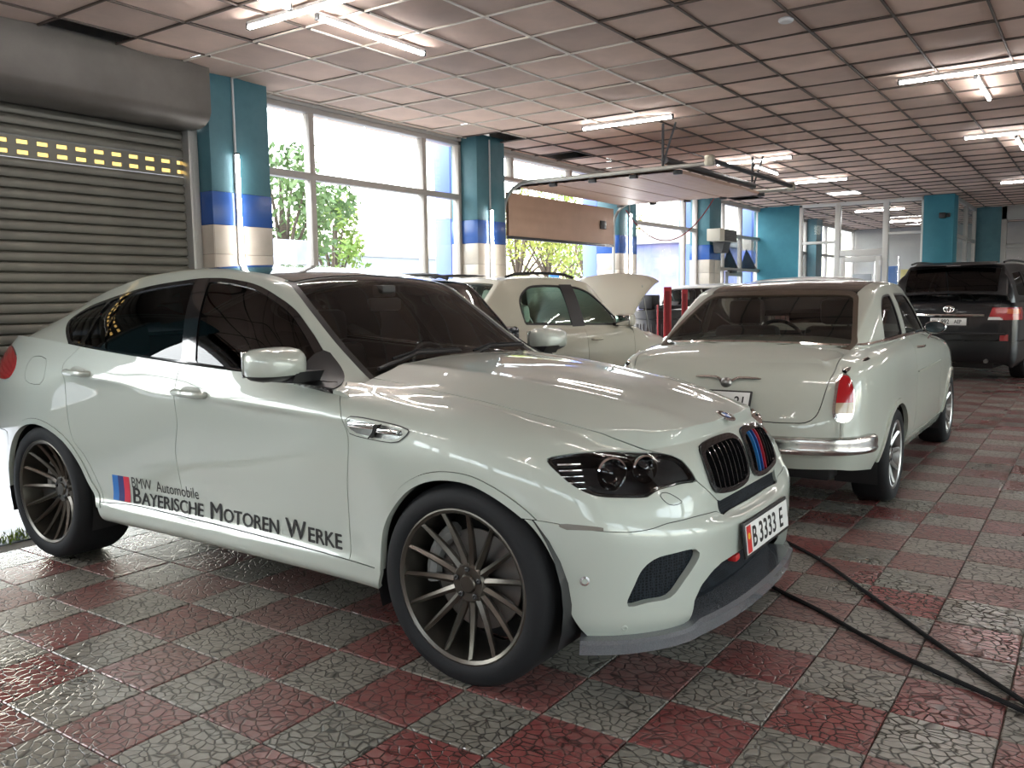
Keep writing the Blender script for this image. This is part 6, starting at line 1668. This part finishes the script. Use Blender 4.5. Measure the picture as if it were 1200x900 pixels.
# low far buildings, sign, parked van, added backdrop blocks
def simple_house(name, label, lo, hi, m, win=6):
    t = thing(name, label, 'building'); MB().box(lo, hi).build('walls', m, t, smooth=False)
    MB().box((lo[0]-.2, lo[1]-.2, hi[2]), (hi[0]+.2, hi[1]+.2, hi[2]+.25)).build('roof_slab', M_PLASTER, t, smooth=False)
    for k in range(win):
        y = lo[1]+(hi[1]-lo[1])*(k+.5)/win; MB().box((hi[0]-.02, y-.5, lo[2]+1.2), (hi[0]+.04, y+.5, lo[2]+2.4)).build('window', M_TINT, t, smooth=False)
simple_house('far_building', 'long low grey building on the skyline behind the large window', (-62, 48, -.1), (-56, 72, 5.2), mat('far_wall', (.34, .36, .40), .9))
simple_house('blue_kiosk', 'blue and white kiosk outside the third window', (-13.5, 25.0, -.1), (-10.8, 33.0, 3.0), mat('kiosk_blue', (.13, .17, .45), .6, noise=(.6, .8, (.42, .34, .46))), 0)
def plain_block(name, label, lo, hi, m):  # unseen blocks added to give the coupe doors dark reflections
    t = thing(name, label, 'building'); MB().box(lo, hi).build('walls', m, t, smooth=False); MB().box((lo[0]-.3, lo[1]-.3, hi[2]), (hi[0]+.3, hi[1]+.3, hi[2]+.3)).build('roof_slab', M_PLASTER, t, smooth=False)
plain_block('added_backdrop_building', 'added brown brick block behind the viewer, unseen, for contrast in the coupe reflections', (-30, -26, -.1), (20, -20, 5.0), mat('brick_far', (.20, .13, .10), .9))
plain_block('added_backdrop_wall', 'added grey wall beyond the left windows, unseen, for contrast in the coupe reflections', (-24, -16, -.1), (-23, 6, 2.6), mat('yard_grey', (.22, .22, .23), .9))
sg = thing('sign_board', 'pale lilac sign board with blue blots outside the left window pane', 'sign', (-9.6, 8.45, -.08))
MB().box((-.04, -.42, .3), (.04, .38, 2.35), .01).build('board', mat('sign_pale', (.55, .55, .66), .6, noise=(4, .5, (.35, .40, .62))), sg); MB().box((-.03, -.30, 0), (.03, -.24, .3)).box((-.03, .22, 0), (.03, .28, .3)).build('feet', M_IRON, sg, smooth=False)
vn, _, _, _ = plain_car('parked_van', 'white car parked outside beyond the garage doorway', (-15.0, 22.6, -.08), math.radians(60), dict(wk, zr=1.70), M_WHITEP, ww, (-.7, -1.7, -2.5), rails=False)
bx_ = thing('blue_sign', 'small blue sign beside the white car parked outside', 'sign', (-13.2, 21.3, -.08)); MB().box((-.03, -.03, 0), (.03, .03, 2.1)).build('pole', M_IRON, bx_, smooth=False); MB().box((-.02, -.25, 1.55), (.05, .25, 2.1), .01).build('board', mat('sign_blue', (.02, .14, .50), .5), bx_)
# next hall: desk, panels and a poster wall seen through the glazed partition
for k, (x, w, h, c, nm) in enumerate(((-5.6, .5, 1.9, (.55, .57, .60), 'white'), (-4.9, .45, 2.1, (.10, .22, .52), 'blue'), (-4.35, .5, 2.0, (.62, .52, .20), 'yellow'), (-3.7, .55, 2.2, (.50, .62, .66), 'pale blue'))):
    o = thing('display_panel', nm+' display panel standing behind the glazed end wall', 'panel', (x, 25.4, 0)); MB().box((-w/2, -.03, .1), (w/2, .03, h), .01).build('sheet', mat('disp_%d' % k, c, .5), o); MB().box((-w/2, -.2, 0), (w/2, .2, .1), .01).build('foot', M_IRON, o)
